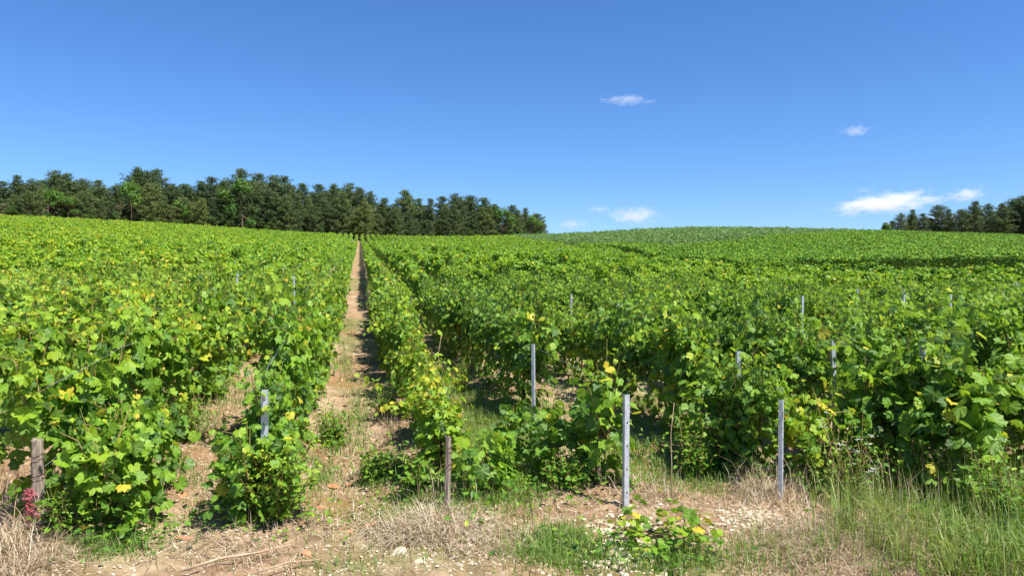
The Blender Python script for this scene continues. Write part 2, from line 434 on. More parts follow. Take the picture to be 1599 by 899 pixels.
# field limits by photo column: where the main field ends, the trimmed block, the silvery block
def pl(px, pts): return np.interp(px, [a for a, b in pts], [b for a, b in pts])
FIELD_END = [(-400, 125), (0, 131), (280, 142), (562, 151), (700, 154), (800, 152), (830, 112), (905, 77), (1050, 38), (1150, 32), (1300, 28.5), (1599, 27), (2100, 24)]
HEDGE_IN = [(904, 300), (905, 79), (1050, 46.5), (1150, 42), (1300, 40), (1599, 38), (2100, 34)]
HEDGE_OUT = [(904, 0), (905, 81), (1050, 63), (1150, 69), (1200, 76), (1300, 88), (1400, 122), (1599, 122), (2100, 110)]
GREY_IN = [(790, 300), (795, 156), (830, 116), (905, 84), (1050, 65.5), (1150, 71.5), (1200, 78.5), (1300, 90.5), (1400, 125), (1401, 300)]
GREY_OUT = [(790, 0), (795, 162), (905, 160), (1050, 146), (1300, 135), (1400, 134), (1401, 0)]

def deep_pos(px, yt, H):
    """a stake whose top shows at (px, yt) stands in the row for which that top is about H above the ground"""
    best = None; u = (px - 800) / F
    for k in range(-40, 40):
        X = ROW0 + ROWS * k; den = SA + CA * u
        if abs(den) < .02: continue
        d = X / den
        if d < (10 if yt < 500 else 4.5) or d > 24: continue
        x, y = XY(px, d); hgt = CAMZ + (450 - yt) / F * d - zg1(float(x), float(y))
        if best is None or abs(hgt - H) < abs(best[0] - H): best = (hgt, float(x), float(y), d)
    return best
DEEP = []
for px, yt, lab in [(30, 566, "dark grey metal stake in the tall vines at the left edge"), (352, 424, "thin stake tip sticking out of the yellowish vines on the left"), (446, 430, "grey stake among the vines just left of the path, halfway up"),
    (913, 458, "grey stake deep in the vines straight behind the slim stake"), (1159, 548, "stake top barely showing among the vines right of the centre"),
    (1275, 460, "upper left of the four grey stakes in the right-hand vines"), (1355, 450, "bright grey stake, second of the four in the right-hand vines"), (1435, 455, "dark stake, third of the four in the right-hand vines"), (1505, 458, "fourth stake of the line in the right-hand vines"),
    (1313, 536, "short grey stake tip between leaves above the rightmost front stake"), (1453, 532, "pale stake tip above the gap in the right-hand vines"), (1398, 628, "flat grey stake tip in the big sprawling vine on the right")]:
    DEEP.append((px, yt, lab) + deep_pos(px, yt, 1.14 if yt < 500 else 1.02))

protos = []
for s in range(14):
    kw = dict(H=[1.08, 1.16, 1.0, 1.2, 1.1, 1.05, 1.14][s % 7], nshoot=[24, 27, 22, 25][s % 4], floppy=[.25, .4, .18][s % 3], lsize=[.086, .078, .089, .081][s % 4])
    protos.append(make_vine(100 + s, **kw))
used = set()
ORD = "first second third fourth fifth sixth seventh eighth ninth tenth eleventh twelfth thirteenth fourteenth fifteenth sixteenth seventeenth eighteenth nineteenth twentieth twenty-first twenty-second twenty-third twenty-fourth twenty-fifth twenty-sixth".split()
def rowname(k):
    if k == -1: return "row left of the bare path"
    if k == 0: return "row right of the bare path"
    if k < 0: return "%s row left of the bare path" % ORD[-k - 1]
    return "%s row right of the bare path" % ORD[k]
cand = []
for k in range(-26, 30):
    X = ROW0 + ROWS * k
    first = {-2: 4.85, -1: 4.72, 0: 4.65, 1: 6.75, 2: 4.6, 3: 4.3, 4: 4.35}.get(k, 4.6)
    for j in range(40):
        Y = first + 1.06 * j
        px, d = PD(np.array(X), np.array(Y))
        if d < 3 or px < -150 or px > 1599 + 150 or d > float(pl(px, FIELD_END)): continue
        cand.append((float(d), k, j, X, Y, float(px)))
cand.sort(); cand = cand[:296]
DMAX = cand[-1][0]
near_keys = {(k, j) for _, k, j, *_ in cand}
seen_in_row = {}
for d, k, j, X, Y, px in sorted(cand, key=lambda c: (c[1], c[2])):
    seen_in_row[k] = seen_in_row.get(k, 0) + 1
    pi = rnd.randrange(len(protos))
    if pi in used: o = copy_tree(protos[pi])
    else: o = protos[pi]; used.add(pi)
    x = X + rnd.uniform(-.05, .05); y = Y + rnd.uniform(-.12, .12)
    sc = rnd.uniform(.86, 1.10); sxy = rnd.uniform(.85, 1.08)
    yel = .5 + rnd.gauss(0, .05)
    if px < 560: yel += .10 * min(1, (560 - px) / 300)
    if k >= 1: yel -= .05
    if k in (0, -1): yel += .04
    if k == 0 and j < 5: sc *= [.56, .64, .72, .78, .84][j]; sxy = [1.1, 1.0, .9, .85, .8][j]; yel += .08
    if k == -1 and j < 1: sc *= .78; sxy = .85; yel -= .1
    if k == -2: sc *= 1.0; sxy = .86; x -= .05
    if k == -1 and j >= 1: sxy = .76
    if k == 1 and j == 0: sxy = .85
    if k == 2 and j == 0: sc *= .72; sxy = .85
    if k >= 2 and not (k == 2 and j == 0): sxy *= 1.0
    if j > 4 and -8 < k < 9: sxy *= .85
    if k >= 1 and j > 0: sxy *= .88; sc *= rnd.choice([.9, 1, 1, 1.05])
    if k == 4 and j < 2: sc *= .7; sxy *= 1.2
    for dp in DEEP:                      # weak, low vines in front of the stakes that stay visible
        if dp[1] > 500: continue
        rx, ry = dp[4], dp[5]; rl = math.hypot(rx, ry); tpar = (x * rx + y * ry) / rl; perp = abs(x * ry - y * rx) / rl
        if perp < .5 and rl - 4.0 < tpar < rl + .4: sc *= .66 if tpar > rl - 2.2 else .82
    sc = max(sc, .5)
    o.location = (x, y, zg1(x, y)); o.rotation_euler = (rnd.gauss(0, .03), rnd.gauss(0, .03), rnd.choice([0, math.pi]) + rnd.gauss(0, .12))
    o.scale = (sc * sxy, sc * rnd.uniform(.98, 1.1), sc)
    for ch in o.children:
        ch.color = (yel, 0, 0, 1)
    n_ = seen_in_row[k]
    look = ["leafy", "tall", "bushy", "dense"][rnd.randrange(4)]
    if px < 0 or px > 1599 or d > 19:
        lab = "leafy green grapevine among the last single vines before the far rows merge"
    else:
        lab = "green grapevine, %s from the near end, %s" % (ORD[n_ - 1], rowname(k))
        if k == 0 and j < 5: lab = "small yellowish grapevine, %s from the near end, %s" % (ORD[n_ - 1], rowname(k))
    tag(o, lab, "grapevine", "grapevines standing in rows")
for i, p_ in enumerate(protos):
    if i not in used:
        for ch in list(p_.children): bpy.data.objects.remove(ch)
        bpy.data.objects.remove(p_)

# special vines of the foreground
def special(seed, px, py, label, sc=(1, 1, 1), rz=0, yel=.5, cat="grapevine", **kw):
    o = make_vine(seed, **kw); x, y = G(px, py)
    o.location = (x, y, zg1(x, y)); o.rotation_euler = (0, 0, rz); o.scale = sc
    for ch in o.children: ch.color = (yel, 0, 0, 1)
    return tag(o, label, cat, "grapevines standing in rows")
special(201, 865, 745, "low sprawling vine on the ground between two grey metal stakes", H=.46, nshoot=9, floppy=.8, spread=.36, rz=1.2, yel=.42, lsize=.07)
special(202, 945, 765, "thin upright vine just left of the tall grey metal stake", H=.78, nshoot=6, floppy=.2, spread=.14, dens=.5, width=.12, yel=.55, lsize=.072)
special(203, 1035, 852, "small young vine alone on bare ground in front of the stakes", sc=(1, 1, .7), H=.17, nshoot=9, floppy=.7, spread=.22, dens=.3, rz=1.5, yel=.7, lsize=.052)
special(204, 1262, 755, "small yellow-leaved vine right of the rightmost front stake", H=.66, nshoot=7, floppy=.4, spread=.2, dens=.5, yel=.74, lsize=.07)
special(205, 745, 775, "low green shoot of vine beside the short wooden stake", H=.34, nshoot=6, floppy=.6, spread=.2, dens=.4, yel=.58, lsize=.066)
special(206, 1430, 765, "big sprawling vine with broad dark leaves leaning over tall grass", H=.95, nshoot=18, floppy=.8, spread=.45, dens=1.2, width=.3, rz=.6, yel=.46, lsize=.095)
special(207, 1150, 735, "bushy vine tangled with weeds left of the rightmost front stake", H=.8, nshoot=12, floppy=.5, spread=.34, width=.22, rz=.3, yel=.5, lsize=.07)

# ------------------------------------------------------------------ the rest of the field, beyond the single vines
def row_leaves(tests, rows, along, dirv, nrm, org, H, dens0, tintf, seed, size0=.085, wd=.16, topbias=.55, jag=.16, upn=.55):
    wd0 = wd
    r = np.random.RandomState(seed)
    Ps, Ns, Ts, Ss, Cs = [], [], [], [], []
    for k in rows:
        s = np.arange(along[0], along[1], 1.06) + .5
        base = org[None] + nrm[None] * k + dirv[None] * s[:, None]
        px, d = PD(base[:, 0], base[:, 1])
        ok = (px > -230) & (px < 1830) & (d > 3) & tests(px, d, k, np.arange(len(s)))
        base = base[ok]; d = d[ok]
        if len(base) == 0: continue
        cnt = np.clip(dens0 * (27 / d) ** 1.0, dens0 * .13, dens0).astype(int)
        ii = np.repeat(np.arange(len(base)), cnt); n = len(ii)
        dd = d[ii]
        t = r.uniform(-.56, .56, n)
        wd = wd0 * (.5 if size0 == .0901 and -6 <= k <= 6 else .66)
        vh = (H * (1 + r.normal(0, .10 if upn > .3 else .03, len(base))))[ii]
        P2 = base[ii] + dirv[None] * t[:, None]
        hh = vh * (1 + jag * (vnoise(P2[:, 0] * 2.6, P2[:, 1] * 2.6, 21) - .45))
        top = r.rand(n) < topbias
        side = r.choice([-1, 1], n)
        zf = np.where(top, 1 - np.abs(r.normal(0, .10, n)), r.uniform(.1, 1, n) ** .8)
        spike = r.rand(n) < .07; zf = np.where(spike, zf + r.uniform(0, .17, n), zf)
        wx = np.where(top, r.normal(0, wd * .8, n) if upn > .3 else np.clip(r.normal(0, wd, n), -wd * 1.6, wd * 1.6), side * (wd * ((.7 if upn > .3 else .2) + .5 * r.rand(n))))
        wx = wx * np.where(spike, .4, 1)
        P2 = P2 + nrm[None] / np.linalg.norm(nrm) * wx[:, None]
        z = zbase(P2[:, 0], P2[:, 1]) + zf * hh
        P3 = np.column_stack([P2, z])
        outv = np.column_stack([nrm[None] / np.linalg.norm(nrm) * np.sign(wx)[:, None], np.zeros(n)])
        N = outv * (r.uniform(.1, .9, n) if upn > .3 else r.uniform(.7, 1, n))[:, None] * np.where(top, .35, 1)[:, None] + np.array([.1, -.12, 0])[None] + np.column_stack([np.zeros((n, 2)), np.where(top | spike, .55, upn)]) + r.normal(0, .42 if upn > .3 else .25, (n, 3)) * np.array([1, 1, 1])
        T = outv * .6 + np.array([0, 0, -.6])[None] + r.normal(0, .5, (n, 3))
        S = size0 * np.clip((dd / 22) ** .36, .9, 2.0) * r.uniform(.65, 1.25, n) * np.where(spike, .7, 1)
        C = tintf(P2, dd, px[ok][ii], zf, r)
        Ps.append(P3); Ns.append(N); Ts.append(T); Ss.append(S); Cs.append(C)
    P, N, T, S, C = map(np.concatenate, (Ps, Ns, Ts, Ss, Cs))
    return P, N, T, S, np.clip(C, 0, 1)

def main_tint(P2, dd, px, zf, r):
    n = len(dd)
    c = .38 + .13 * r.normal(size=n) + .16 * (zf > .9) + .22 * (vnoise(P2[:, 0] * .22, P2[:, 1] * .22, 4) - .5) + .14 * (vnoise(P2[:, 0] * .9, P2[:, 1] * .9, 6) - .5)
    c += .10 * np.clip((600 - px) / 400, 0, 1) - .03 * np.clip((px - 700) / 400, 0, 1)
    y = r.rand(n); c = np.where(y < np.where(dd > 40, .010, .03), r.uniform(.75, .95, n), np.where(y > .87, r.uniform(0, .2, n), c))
    return c
def tests_main(px, d, k, j):
    res = d < pl(px, FIELD_END)
    kk = np.array([(int(k_), int(j_)) in near_keys for k_, j_ in zip([k] * len(j), j)])
    return res & ~kk & (d > 15)
# keep the same vine grid as the single vines
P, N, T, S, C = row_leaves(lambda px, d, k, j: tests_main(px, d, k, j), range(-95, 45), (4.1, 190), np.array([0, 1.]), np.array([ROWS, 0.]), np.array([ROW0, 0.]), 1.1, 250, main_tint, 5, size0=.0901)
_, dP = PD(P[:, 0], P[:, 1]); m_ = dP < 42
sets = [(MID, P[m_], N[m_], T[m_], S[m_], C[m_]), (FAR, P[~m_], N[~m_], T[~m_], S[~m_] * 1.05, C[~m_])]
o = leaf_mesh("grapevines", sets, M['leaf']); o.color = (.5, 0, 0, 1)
tag(o, "distant grapevine rows merging into one bright green slope up to the wood", "vineyard", kind="stuff")

# trimmed block on the right slope: rows run across the view
dv = np.array([.742, -.67]); nv = np.array([.67, .742])
P, N, T, S, C = row_leaves(lambda px, d, k, j: (d > pl(px, HEDGE_IN)) & (d < pl(px, HEDGE_OUT)), range(-14, 130), (-90, 120), dv, nv * 1.15, np.array([20., 44.]), 1.36, 360,
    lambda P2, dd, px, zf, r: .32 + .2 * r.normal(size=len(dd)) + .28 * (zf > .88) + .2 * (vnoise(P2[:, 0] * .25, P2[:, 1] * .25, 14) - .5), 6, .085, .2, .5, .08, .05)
o = leaf_mesh("trimmed_grapevines", [(FAR, P, N, T, S, C)], M['hedge_leaf']); o.color = (.5, 0, 0, 1)
tag(o, "neatly trimmed darker vine rows running across the slope on the right", "vineyard", kind="stuff")
P, N, T, S, C = row_leaves(lambda px, d, k, j: (d > pl(px, GREY_IN)) & (d < pl(px, GREY_OUT)), range(-40, 90), (60, 190), np.array([0, 1.]), np.array([1.2, 0.]), np.array([10., 0.]), 1.25, 260,
    lambda P2, dd, px, zf, r: .42 + .22 * r.normal(size=len(dd)) + .15 * (zf > .9), 7, .08, .2, .5, .22)
o = leaf_mesh("silvery_grapevines", [(FAR, P, N, T, S, C)], M['grey_leaf']); o.color = (.5, 0, 0, 1)
tag(o, "greyish green vine block crowning the hill in the middle right", "vineyard", kind="stuff")

# ------------------------------------------------------------------ trees of the ridge
def pine(seed, H=12.0, Rm=2.6, low=.18, flat=.5, mode='pine'):
    r = np.random.RandomState(seed); tr = MB(); P, N, T, S, C = [], [], [], [], []
    lean = r.normal(0, .25, 2)
    def tp(z): f = z / H; return np.array([lean[0] * f * f + .12 * math.sin(f * 5 + seed), lean[1] * f * f, z])
    zs = np.linspace(-.5, H * .97, 9)
    tr.tube([tp(z) for z in zs], [.21 * (1 - .85 * max(0, z) / H) for z in zs], 7)
    z = H * low; base = r.normal(.42, .06)
    while z < H * .985:
        f = (z - H * low) / (H * (1 - low))
        prof = (min(1, .55 + 1.6 * f) * (1 - f ** 2.6) ** .75) if mode != 'cone' else (1 - f) ** .8
        nb = r.randint(4, 7); a0 = r.uniform(0, 6.28)
        for b in range(nb):
            a = a0 + 6.28 * b / nb + r.normal(0, .35)
            L = Rm * prof * r.uniform(.45, 1.2) + .25
            d = np.array([math.cos(a), math.sin(a), r.uniform(-.05, .35) + .35 * f])
            p0 = tp(z); mid = p0 + d * L * .55; end = mid + np.array([math.cos(a), math.sin(a), .25 + .2 * r.rand()]) * L * .45
            tr.tube([p0, mid, end], [.05 * (1 - .6 * f) + .012, .03, .01], 4, False)
            nc = max(2, int(L * 3.0))
            for c in range(nc):
                u = .22 + .82 * (c + r.rand() * .6) / nc
                q_ = (p0 + (mid - p0) * u / .55) if u < .55 else mid + (end - mid) * (u - .55) / .45
                q_ = q_ + r.normal(0, .16, 3) * np.array([1, 1, .5]); cs = r.uniform(.25, .7); ct = base + r.normal(0, .13)
                for _ in range(17):
                    v = r.normal(0, 1, 3); v = v / np.linalg.norm(v); rr = r.rand() ** .4
                    P.append(q_ + v * rr * cs * np.array([1, 1, flat])); T.append(v + np.array([0, 0, .35])); N.append(r.normal(0, 1, 3) + np.array([0, 0, .6]))
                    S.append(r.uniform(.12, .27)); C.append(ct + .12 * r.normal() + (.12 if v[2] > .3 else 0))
        z += r.uniform(.34, .56) * H / 12
    return tr, tuple(map(np.array, (P, N, T, S, C)))
def blob_tree(seed, H=7.0, Rm=2.4, fill=1.0, size=.2):
    r = np.random.RandomState(seed); tr = MB(); P, N, T, S, C = [], [], [], [], []
    tips = []
    def limb(p, d, L, rad, lev):
        q1 = p + d * L * .5 + r.normal(0, .06, 3) * L; q2 = p + d * L
        tr.tube([p, q1, q2], [rad, rad * .75, rad * .5], 5, False)
        if lev == 0: tips.append(q2); tips.append(q1); return
        for i in range(r.randint(3, 5)):
            limb(q2, unit(d + r.normal(0, .6, 3) + np.array([0, 0, .15])), L * r.uniform(.55, .8), rad * .5, lev - 1)
    limb(np.array([0, 0, -.3]), np.array([.03, 0, 1.]), H * .3, .15, 3)
    tips_ = np.array(tips); zc = tips_[:, 2].max()
    k = H / max(zc, .1)
    tr.V = [tuple(np.array(v) * np.array([Rm / 2.6, Rm / 2.6, k])) for v in tr.V]
    for q_ in tips_ * np.array([Rm / 2.6, Rm / 2.6, k]):
        if r.rand() > fill: continue
        ct = .42 + r.normal(0, .13); cs = r.uniform(.5, .95)
        for _ in range(int(26)):
            v = unit(r.normal(0, 1, 3)); P.append(q_ + v * cs * r.rand() ** .4 * np.array([1, 1, .8])); N.append(v + np.array([0, 0, .5])); T.append(r.normal(0, 1, 3)); S.append(size * r.uniform(.6, 1.2)); C.append(ct + .12 * r.normal())
    return tr, tuple(map(np.array, (P, N, T, S, C)))
def make_tree(kind, seed, **kw):
    nm = {'pine': 'pine_tree', 'cone': 'pine_tree', 'broad': 'broadleaf_tree', 'bare': 'half_bare_tree'}[kind]
    root = empty(nm)
    if kind in ('pine', 'cone'): tr, (P, N, T, S, C) = pine(seed, mode=kind, **kw); tm = NEEDLE; lm = M['pine']; bm_ = M['bark']
    elif kind == 'broad': tr, (P, N, T, S, C) = blob_tree(seed, **kw); tm = FAR; lm = M['broadleaf']; bm_ = M['bark']
    else: tr, (P, N, T, S, C) = blob_tree(seed, fill=.45, **kw); tm = FAR; lm = M['brown_leaf']; bm_ = M['palebark']
    tr.build("trunk", bm_, root, True)
    leaf_mesh("crown", [(tm, P, N, T, S, np.clip(C, 0, 1))], lm, root)
    root["h"] = kw.get('H', 12.0)
    return root
TP = {'pine': [make_tree('pine', 300 + i, Rm=[3.0, 3.5, 2.8, 3.4, 3.1, 3.8][i], low=[.06, .03, .14, .08, .05, .2][i], flat=[.55, .45, .7, .5, .42, .6][i]) for i in range(6)],
      'cone': [make_tree('cone', 320 + i, Rm=2.6, low=.08, flat=.4) for i in range(2)],
      'broad': [make_tree('broad', 340 + i, H=7.0, Rm=2.6) for i in range(3)],
      'bare': [make_tree('bare', 350 + i, H=7.0, Rm=2.0) for i in range(2)]}
tused = set(); TREES = []
def place_tree(kind, i, px, d, H, shade, where, wide=1.0):
    p_ = TP[kind][i % len(TP[kind])]
    o = p_ if p_.name not in tused else copy_tree(p_)
    tused.add(p_.name)
    h0 = p_["h"]; s = H / h0; x, y = XY(px, d)
    x, y = float(x), float(y)
    o.location = (x, y, float(zbase(np.array([x]), np.array([y]))[0])); o.rotation_euler = (0, 0, rnd.uniform(0, 6.28))
    wv = wide * rnd.uniform(.85, 1.15); o.scale = (s * wv, s * wv, s)
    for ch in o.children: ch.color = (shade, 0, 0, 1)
    TREES.append((px, d, H, kind, shade, where, o))
EDGE = [(-200, 135), (0, 139), (300, 151), (562, 162), (700, 168), (850, 185)]
sky_l = [(-60,280),(-25,276),(4,284),(30,272),(52,281),(85,268),(107,272),(130,280),(155,283),(182,291),(213,258),(228,268),(247,266),(270,289),(290,288),(312,284),(330,277),(347,280),(380,265),(405,272),(428,276),(445,276),(470,288),(497,289),(520,285),(545,288),(562,295),(580,301),(602,310),(632,298),(655,311),(672,309),(690,308),(710,304),(735,306),(755,310),(775,320),(800,322),(822,325),(838,334),(848,346)]
for i, (px, yt) in enumerate(sky_l):
    d = float(pl(px, EDGE)) + rnd.uniform(3, 12)
    x, y = XY(px, d); zt = CAMZ + (450 - yt) / F * d
    H = zt - float(zbase(np.array([x]), np.array([y]))[0])
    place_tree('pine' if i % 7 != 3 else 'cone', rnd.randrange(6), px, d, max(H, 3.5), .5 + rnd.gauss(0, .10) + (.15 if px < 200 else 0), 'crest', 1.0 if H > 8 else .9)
for i in range(64):                     # front edge and infill, lower
    px = -70 + 925 * (i + rnd.uniform(-.3, .3)) / 64
    d = float(pl(px, EDGE)) + rnd.uniform(-1.5, 2)
    yt = np.interp(px, [a for a, b in sky_l], [b for a, b in sky_l]) + rnd.uniform(14, 40) * (1 if px < 760 else .4)
    x, y = XY(px, d); zt = CAMZ + (450 - yt) / F * d
    H = max(zt - float(zbase(np.array([x]), np.array([y]))[0]), 2.6)
    kind = 'broad' if rnd.random() < (.28 if px < 330 else .12) else ('bare' if rnd.random() < .15 and px < 350 else ('cone' if rnd.random() < .2 else 'pine'))
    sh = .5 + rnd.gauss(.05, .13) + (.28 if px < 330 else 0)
    place_tree(kind, rnd.randrange(6), px, d, H, sh, 'edge')
for i in range(44):                     # behind, filling the wood
    px = -60 + 900 * (i + rnd.random()) / 44
    d = float(pl(px, EDGE)) + rnd.uniform(9, 20)
    yt = np.interp(px, [a for a, b in sky_l], [b for a, b in sky_l]) + rnd.uniform(6, 16)
    x, y = XY(px, d); zt = CAMZ + (450 - yt) / F * d
    H = max(zt - float(zbase(np.array([x]), np.array([y]))[0]), 2.5)
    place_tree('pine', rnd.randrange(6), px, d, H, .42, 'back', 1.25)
sky_r = [(1392,346),(1408,334),(1424,329),(1442,334),(1466,321),(1484,328),(1503,327),(1522,316),(1545,319),(1566,319),(1582,312),(1600,306),(1625,300),(1655,296),(1690,300)]
for i, (px, yt) in enumerate(sky_r):
    d = 168 - 14 * (px - 1390) / 200 + rnd.uniform(-3, 5)
    x, y = XY(px, d); zt = CAMZ + (450 - yt) / F * d
    H = zt - float(zbase(np.array([x]), np.array([y]))[0])
    place_tree('pine', rnd.randrange(6), px, d, max(H, 3), .47 + rnd.gauss(0, .06), 'right', .95)
for i in range(12):
    px = 1400 + 290 * (i + rnd.random()) / 12; d = 166 - 14 * (px - 1390) / 200 + rnd.uniform(8, 14)
    yt = np.interp(px, [a for a, b in sky_r], [b for a, b in sky_r]) + rnd.uniform(6, 18)
    x, y = XY(px, d); zt = CAMZ + (450 - yt) / F * d
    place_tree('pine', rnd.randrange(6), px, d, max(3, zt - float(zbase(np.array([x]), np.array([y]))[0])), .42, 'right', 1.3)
for i in range(26):
    px = -30 + 880 * (i + rnd.random() * .8) / 26
    place_tree('broad', rnd.randrange(3), px, float(pl(px, EDGE)) - rnd.uniform(1, 3), rnd.uniform(2.0, 3.6), .36 + rnd.gauss(0, .08), 'under', 1.25)
for px, H in ((1352, 2.2), (1369, 2.6), (1384, 4.2)):
    place_tree('broad', rnd.randrange(3), px, 150, H, .42, 'bush', 1.0)
for kind in TP:
    for p_ in TP[kind]:
        if p_.name not in tused:
            for ch in list(p_.children): bpy.data.objects.remove(ch)
            bpy.data.objects.remove(p_)
        
cnt = {}
BIGORD = ORD + ["twenty-seventh", "twenty-eighth", "twenty-ninth"] + ["thirtieth"] + ["thirty-" + a for a in ORD[:9]] + ["fortieth"] + ["forty-" + a for a in ORD[:9]] + ["fiftieth"]
for px, d, H, kind, sh, where, o in sorted(TREES, key=lambda t: t[0]):
    if "h" in o: del o["h"]
    inview = -25 < px < 1625
    ow = {'crest': 'against the sky in the left wood', 'edge': 'at the front edge of the left wood', 'back': 'inside the left wood', 'right': 'in the right-hand wood', 'bush': 'left of the right-hand wood', 'under': "at the foot of the left wood's edge"}[where]
    if where == 'right' and d > 172 - 14 * (px - 1390) / 200: ow = 'at the back of the right-hand wood'
    kd = {'pine': 'dark green pine', 'cone': 'pointed dark pine', 'broad': 'rounded broadleaf tree', 'bare': 'half-bare brownish tree'}[kind]
    if where == 'under': kd = 'low dark bush'
    if where == 'bush': kd = 'little bushy tree'
    if not inview or where == 'back' or 'back of' in ow:
        sd = "right-hand" if where == "right" else "left-hand"; lab = "dark pine deep in the %s wood, mostly hidden behind the trees in front" % sd
    else:
        c = cnt.get((kd, ow), 0); cnt[(kd, ow)] = c + 1
        lab = "%s %s, %s from the left" % (kd, ow, BIGORD[c])
        if kd == 'dark green pine' and H > 11.8 and abs(px - 213) < 2: lab = "tallest dark pine of the left wood, rising above all its neighbours"
    tag(o, lab, "tree", "trees of the right-hand wood" if where in ('right', 'bush') else "trees of the left-hand wood")

# ------------------------------------------------------------------ stakes
def metal_stake(px, py, H, label, width=.034, lean=(0, 0), rz=None, xy=None):
    x, y = xy or G(px, py)
    root = empty("metal_stake", (x, y, zg1(x, y)))
    mb = MB(); W, D, e = width, .022, .0022; step = .045; z = -.25; hw = .0055
    # channel: front web with punched slots, two flanges (all with thickness)
    rows = []
    while z < H - .001: rows.append((z, min(z + step, H))); z += step
    for i, (z0, z1) in enumerate(rows):
        if i % 3 == 1 and z0 > 0 and z1 < H - .02:
            mb.box((-(W + 2 * hw) / 4, 0, (z0 + z1) / 2), (W / 2 - hw, e, z1 - z0)); mb.box(((W + 2 * hw) / 4, 0, (z0 + z1) / 2), (W / 2 - hw, e, z1 - z0))
            mb.box((0, 0, z0 + .008), (2 * hw, e, .016)); mb.box((0, 0, z1 - .008), (2 * hw, e, .016))
        else: mb.box((0, 0, (z0 + z1) / 2), (W, e, z1 - z0))
    mb.box((-W / 2, D / 2, (H - .25) / 2), (e, D, H + .25)); mb.box((W / 2, D / 2, (H - .25) / 2), (e, D, H + .25))
    mb.build("post", M['galv'], root)
    hk = MB()
    for zz in (.28, .55, .82, H - .08):
        if zz < H - .04:
            hk.tube([(W / 2, .01, zz), (W / 2 + .012, .008, zz + .004), (W / 2 + .014, .006, zz + .018)], .0018, 4)
    if hk.V: hk.build("wire_hooks", M['wire'], root)
    root.rotation_euler = (lean[1], lean[0], -YAW * .6 + rnd.gauss(0, .15) if rz is None else rz)
    return tag(root, label, "stake", "metal stakes of the trellis")
def stake_height(px, yb, yt):
    x, y = G(px, yb); _, d = PD(np.array(x), np.array(y))
    return (yb - yt) / F * float(d)
metal_stake(413, 806, stake_height(413, 806, 616), "punched grey metal stake wrapped by the leafy vine left of the path", rz=-.1)
metal_stake(979, 797, stake_height(979, 797, 620), "tall bare grey metal stake standing in front of the vine rows", .032, (0.0, 0.01), rz=.25)
metal_stake(1222, 787, stake_height(1222, 787, 632), "slightly leaning grey metal stake, rightmost of the front stakes", .026, (.03, 0), rz=.75)
metal_stake(836, 682, stake_height(836, 682, 540), "slim grey metal stake set back behind the low sprawling vine", .024, (-.02, 0), rz=.9)
for px, yt, label, hgt, x, y, d_ in DEEP:
    metal_stake(0, 0, max(.5, min(1.2, hgt)), label, .028, (rnd.gauss(0, .015), 0), xy=(x + (-.2 if px > 562 else .2) * (yt < 500), y + .05))

def wood_stake(px, py, yt, width, label, lean=0, seed=0, wires=True):
    r = random.Random(seed); x, y = G(px, py); H = stake_height(px, py, yt)
    root = empty("wooden_stake", (x, y, zg1(x, y))); mb = MB()
    n = 9; m_ = 11; V = []
    for i in range(n + 1):
        z = -.15 + (H + .15) * i / n
        for k in range(m_):
            a = 6.283 * k / m_; rr = width / 2 * (1 + .10 * math.sin(a * 3 + seed) + r.uniform(-.09, .09)) * (1 - .12 * i / n)
            zz = z + (r.uniform(-.015, .02) if i == n else 0)
            V.append((rr * math.cos(a) + lean * z, rr * .85 * math.sin(a), zz))
    Fs = [(i * m_ + k, i * m_ + (k + 1) % m_, (i + 1) * m_ + (k + 1) % m_, (i + 1) * m_ + k) for i in range(n) for k in range(m_)]
    Fs.append(tuple(n * m_ + k for k in range(m_)))
    mb.add(V, Fs); mb.build("post", M['oldwood'], root)
    if wires:
        for zz in (H * .82, H * .60):
            wr = MB()
            pts = []
            for i in range(26):
                a = i * .55; pts.append(((width / 2 + .004) * math.cos(a) + lean * zz, (width / 2 * .86 + .004) * math.sin(a), zz + .0022 * i - .02 + r.uniform(-.002, .002)))
            wr.tube(pts, .0018, 4, False); wr.build("wire_wrap", M['rust'], root)
    return tag(root, label, "stake", "old wooden stakes")
wood_stake(62, 836, 696, .062, "thick weathered wooden stake at the left edge, wound with wire", -.02, 3)
wood_stake(699, 812, 694, .036, "short slim wooden stake beside a mound of dry straw", .02, 5)

# trellis wires
def wire(px_a, ya, z0, k, y0, y1, label, dx=0):
    X = ROW0 + ROWS * k + dx; mb = MB(); pts = []
    for i in range(30):
        y = y0 + (y1 - y0) * i / 29
        sag = .015 * math.sin(i * 1.7 + k)
        pts.append((X + .01 * math.sin(i * .9), y, zg1(X, y) * 1.0 + z0 + sag))
    mb.tube(pts, .0016, 4, False)
    tag(mb.build("trellis_wire", M['wire'], None, True), label, "wire", "trellis wires along the vine rows")
for k, y0, nm in ((-2, 4.1, "second row left of the path"), (-1, 4.35, "row left of the path"), (0, 4.2, "row right of the path"), (1, 4.15, "second row right of the path"), (2, 4.1, "third row right of the path"), (3, 4.6, "fourth row right of the path")):
    wire(0, 0, .40, k, y0, 21, "lower trellis wire running through the " + nm)
    wire(0, 0, .62 if k in (0, 1, 2) else .8, k, y0, 21, "upper trellis wire running through the " + nm, .02)
for (px, py, d, lab) in ((802, 556, 7.4, "tiny bright blue clip in the vines left of the slim stake"), (1345, 500, 14, "tiny bright blue clip beside a grey stake in the right-hand vines")):
    x, y, z = PZ(px, py, d); mb = MB(); mb.box((x, y, z), (.045, .02, .03), .3); mb.tube([(x - .03, y, z), (x, y + .01, z + .02), (x + .035, y, z + .002)], .006, 5)
    tag(mb.build("wire_clip", M['blue']), lab, "clip")

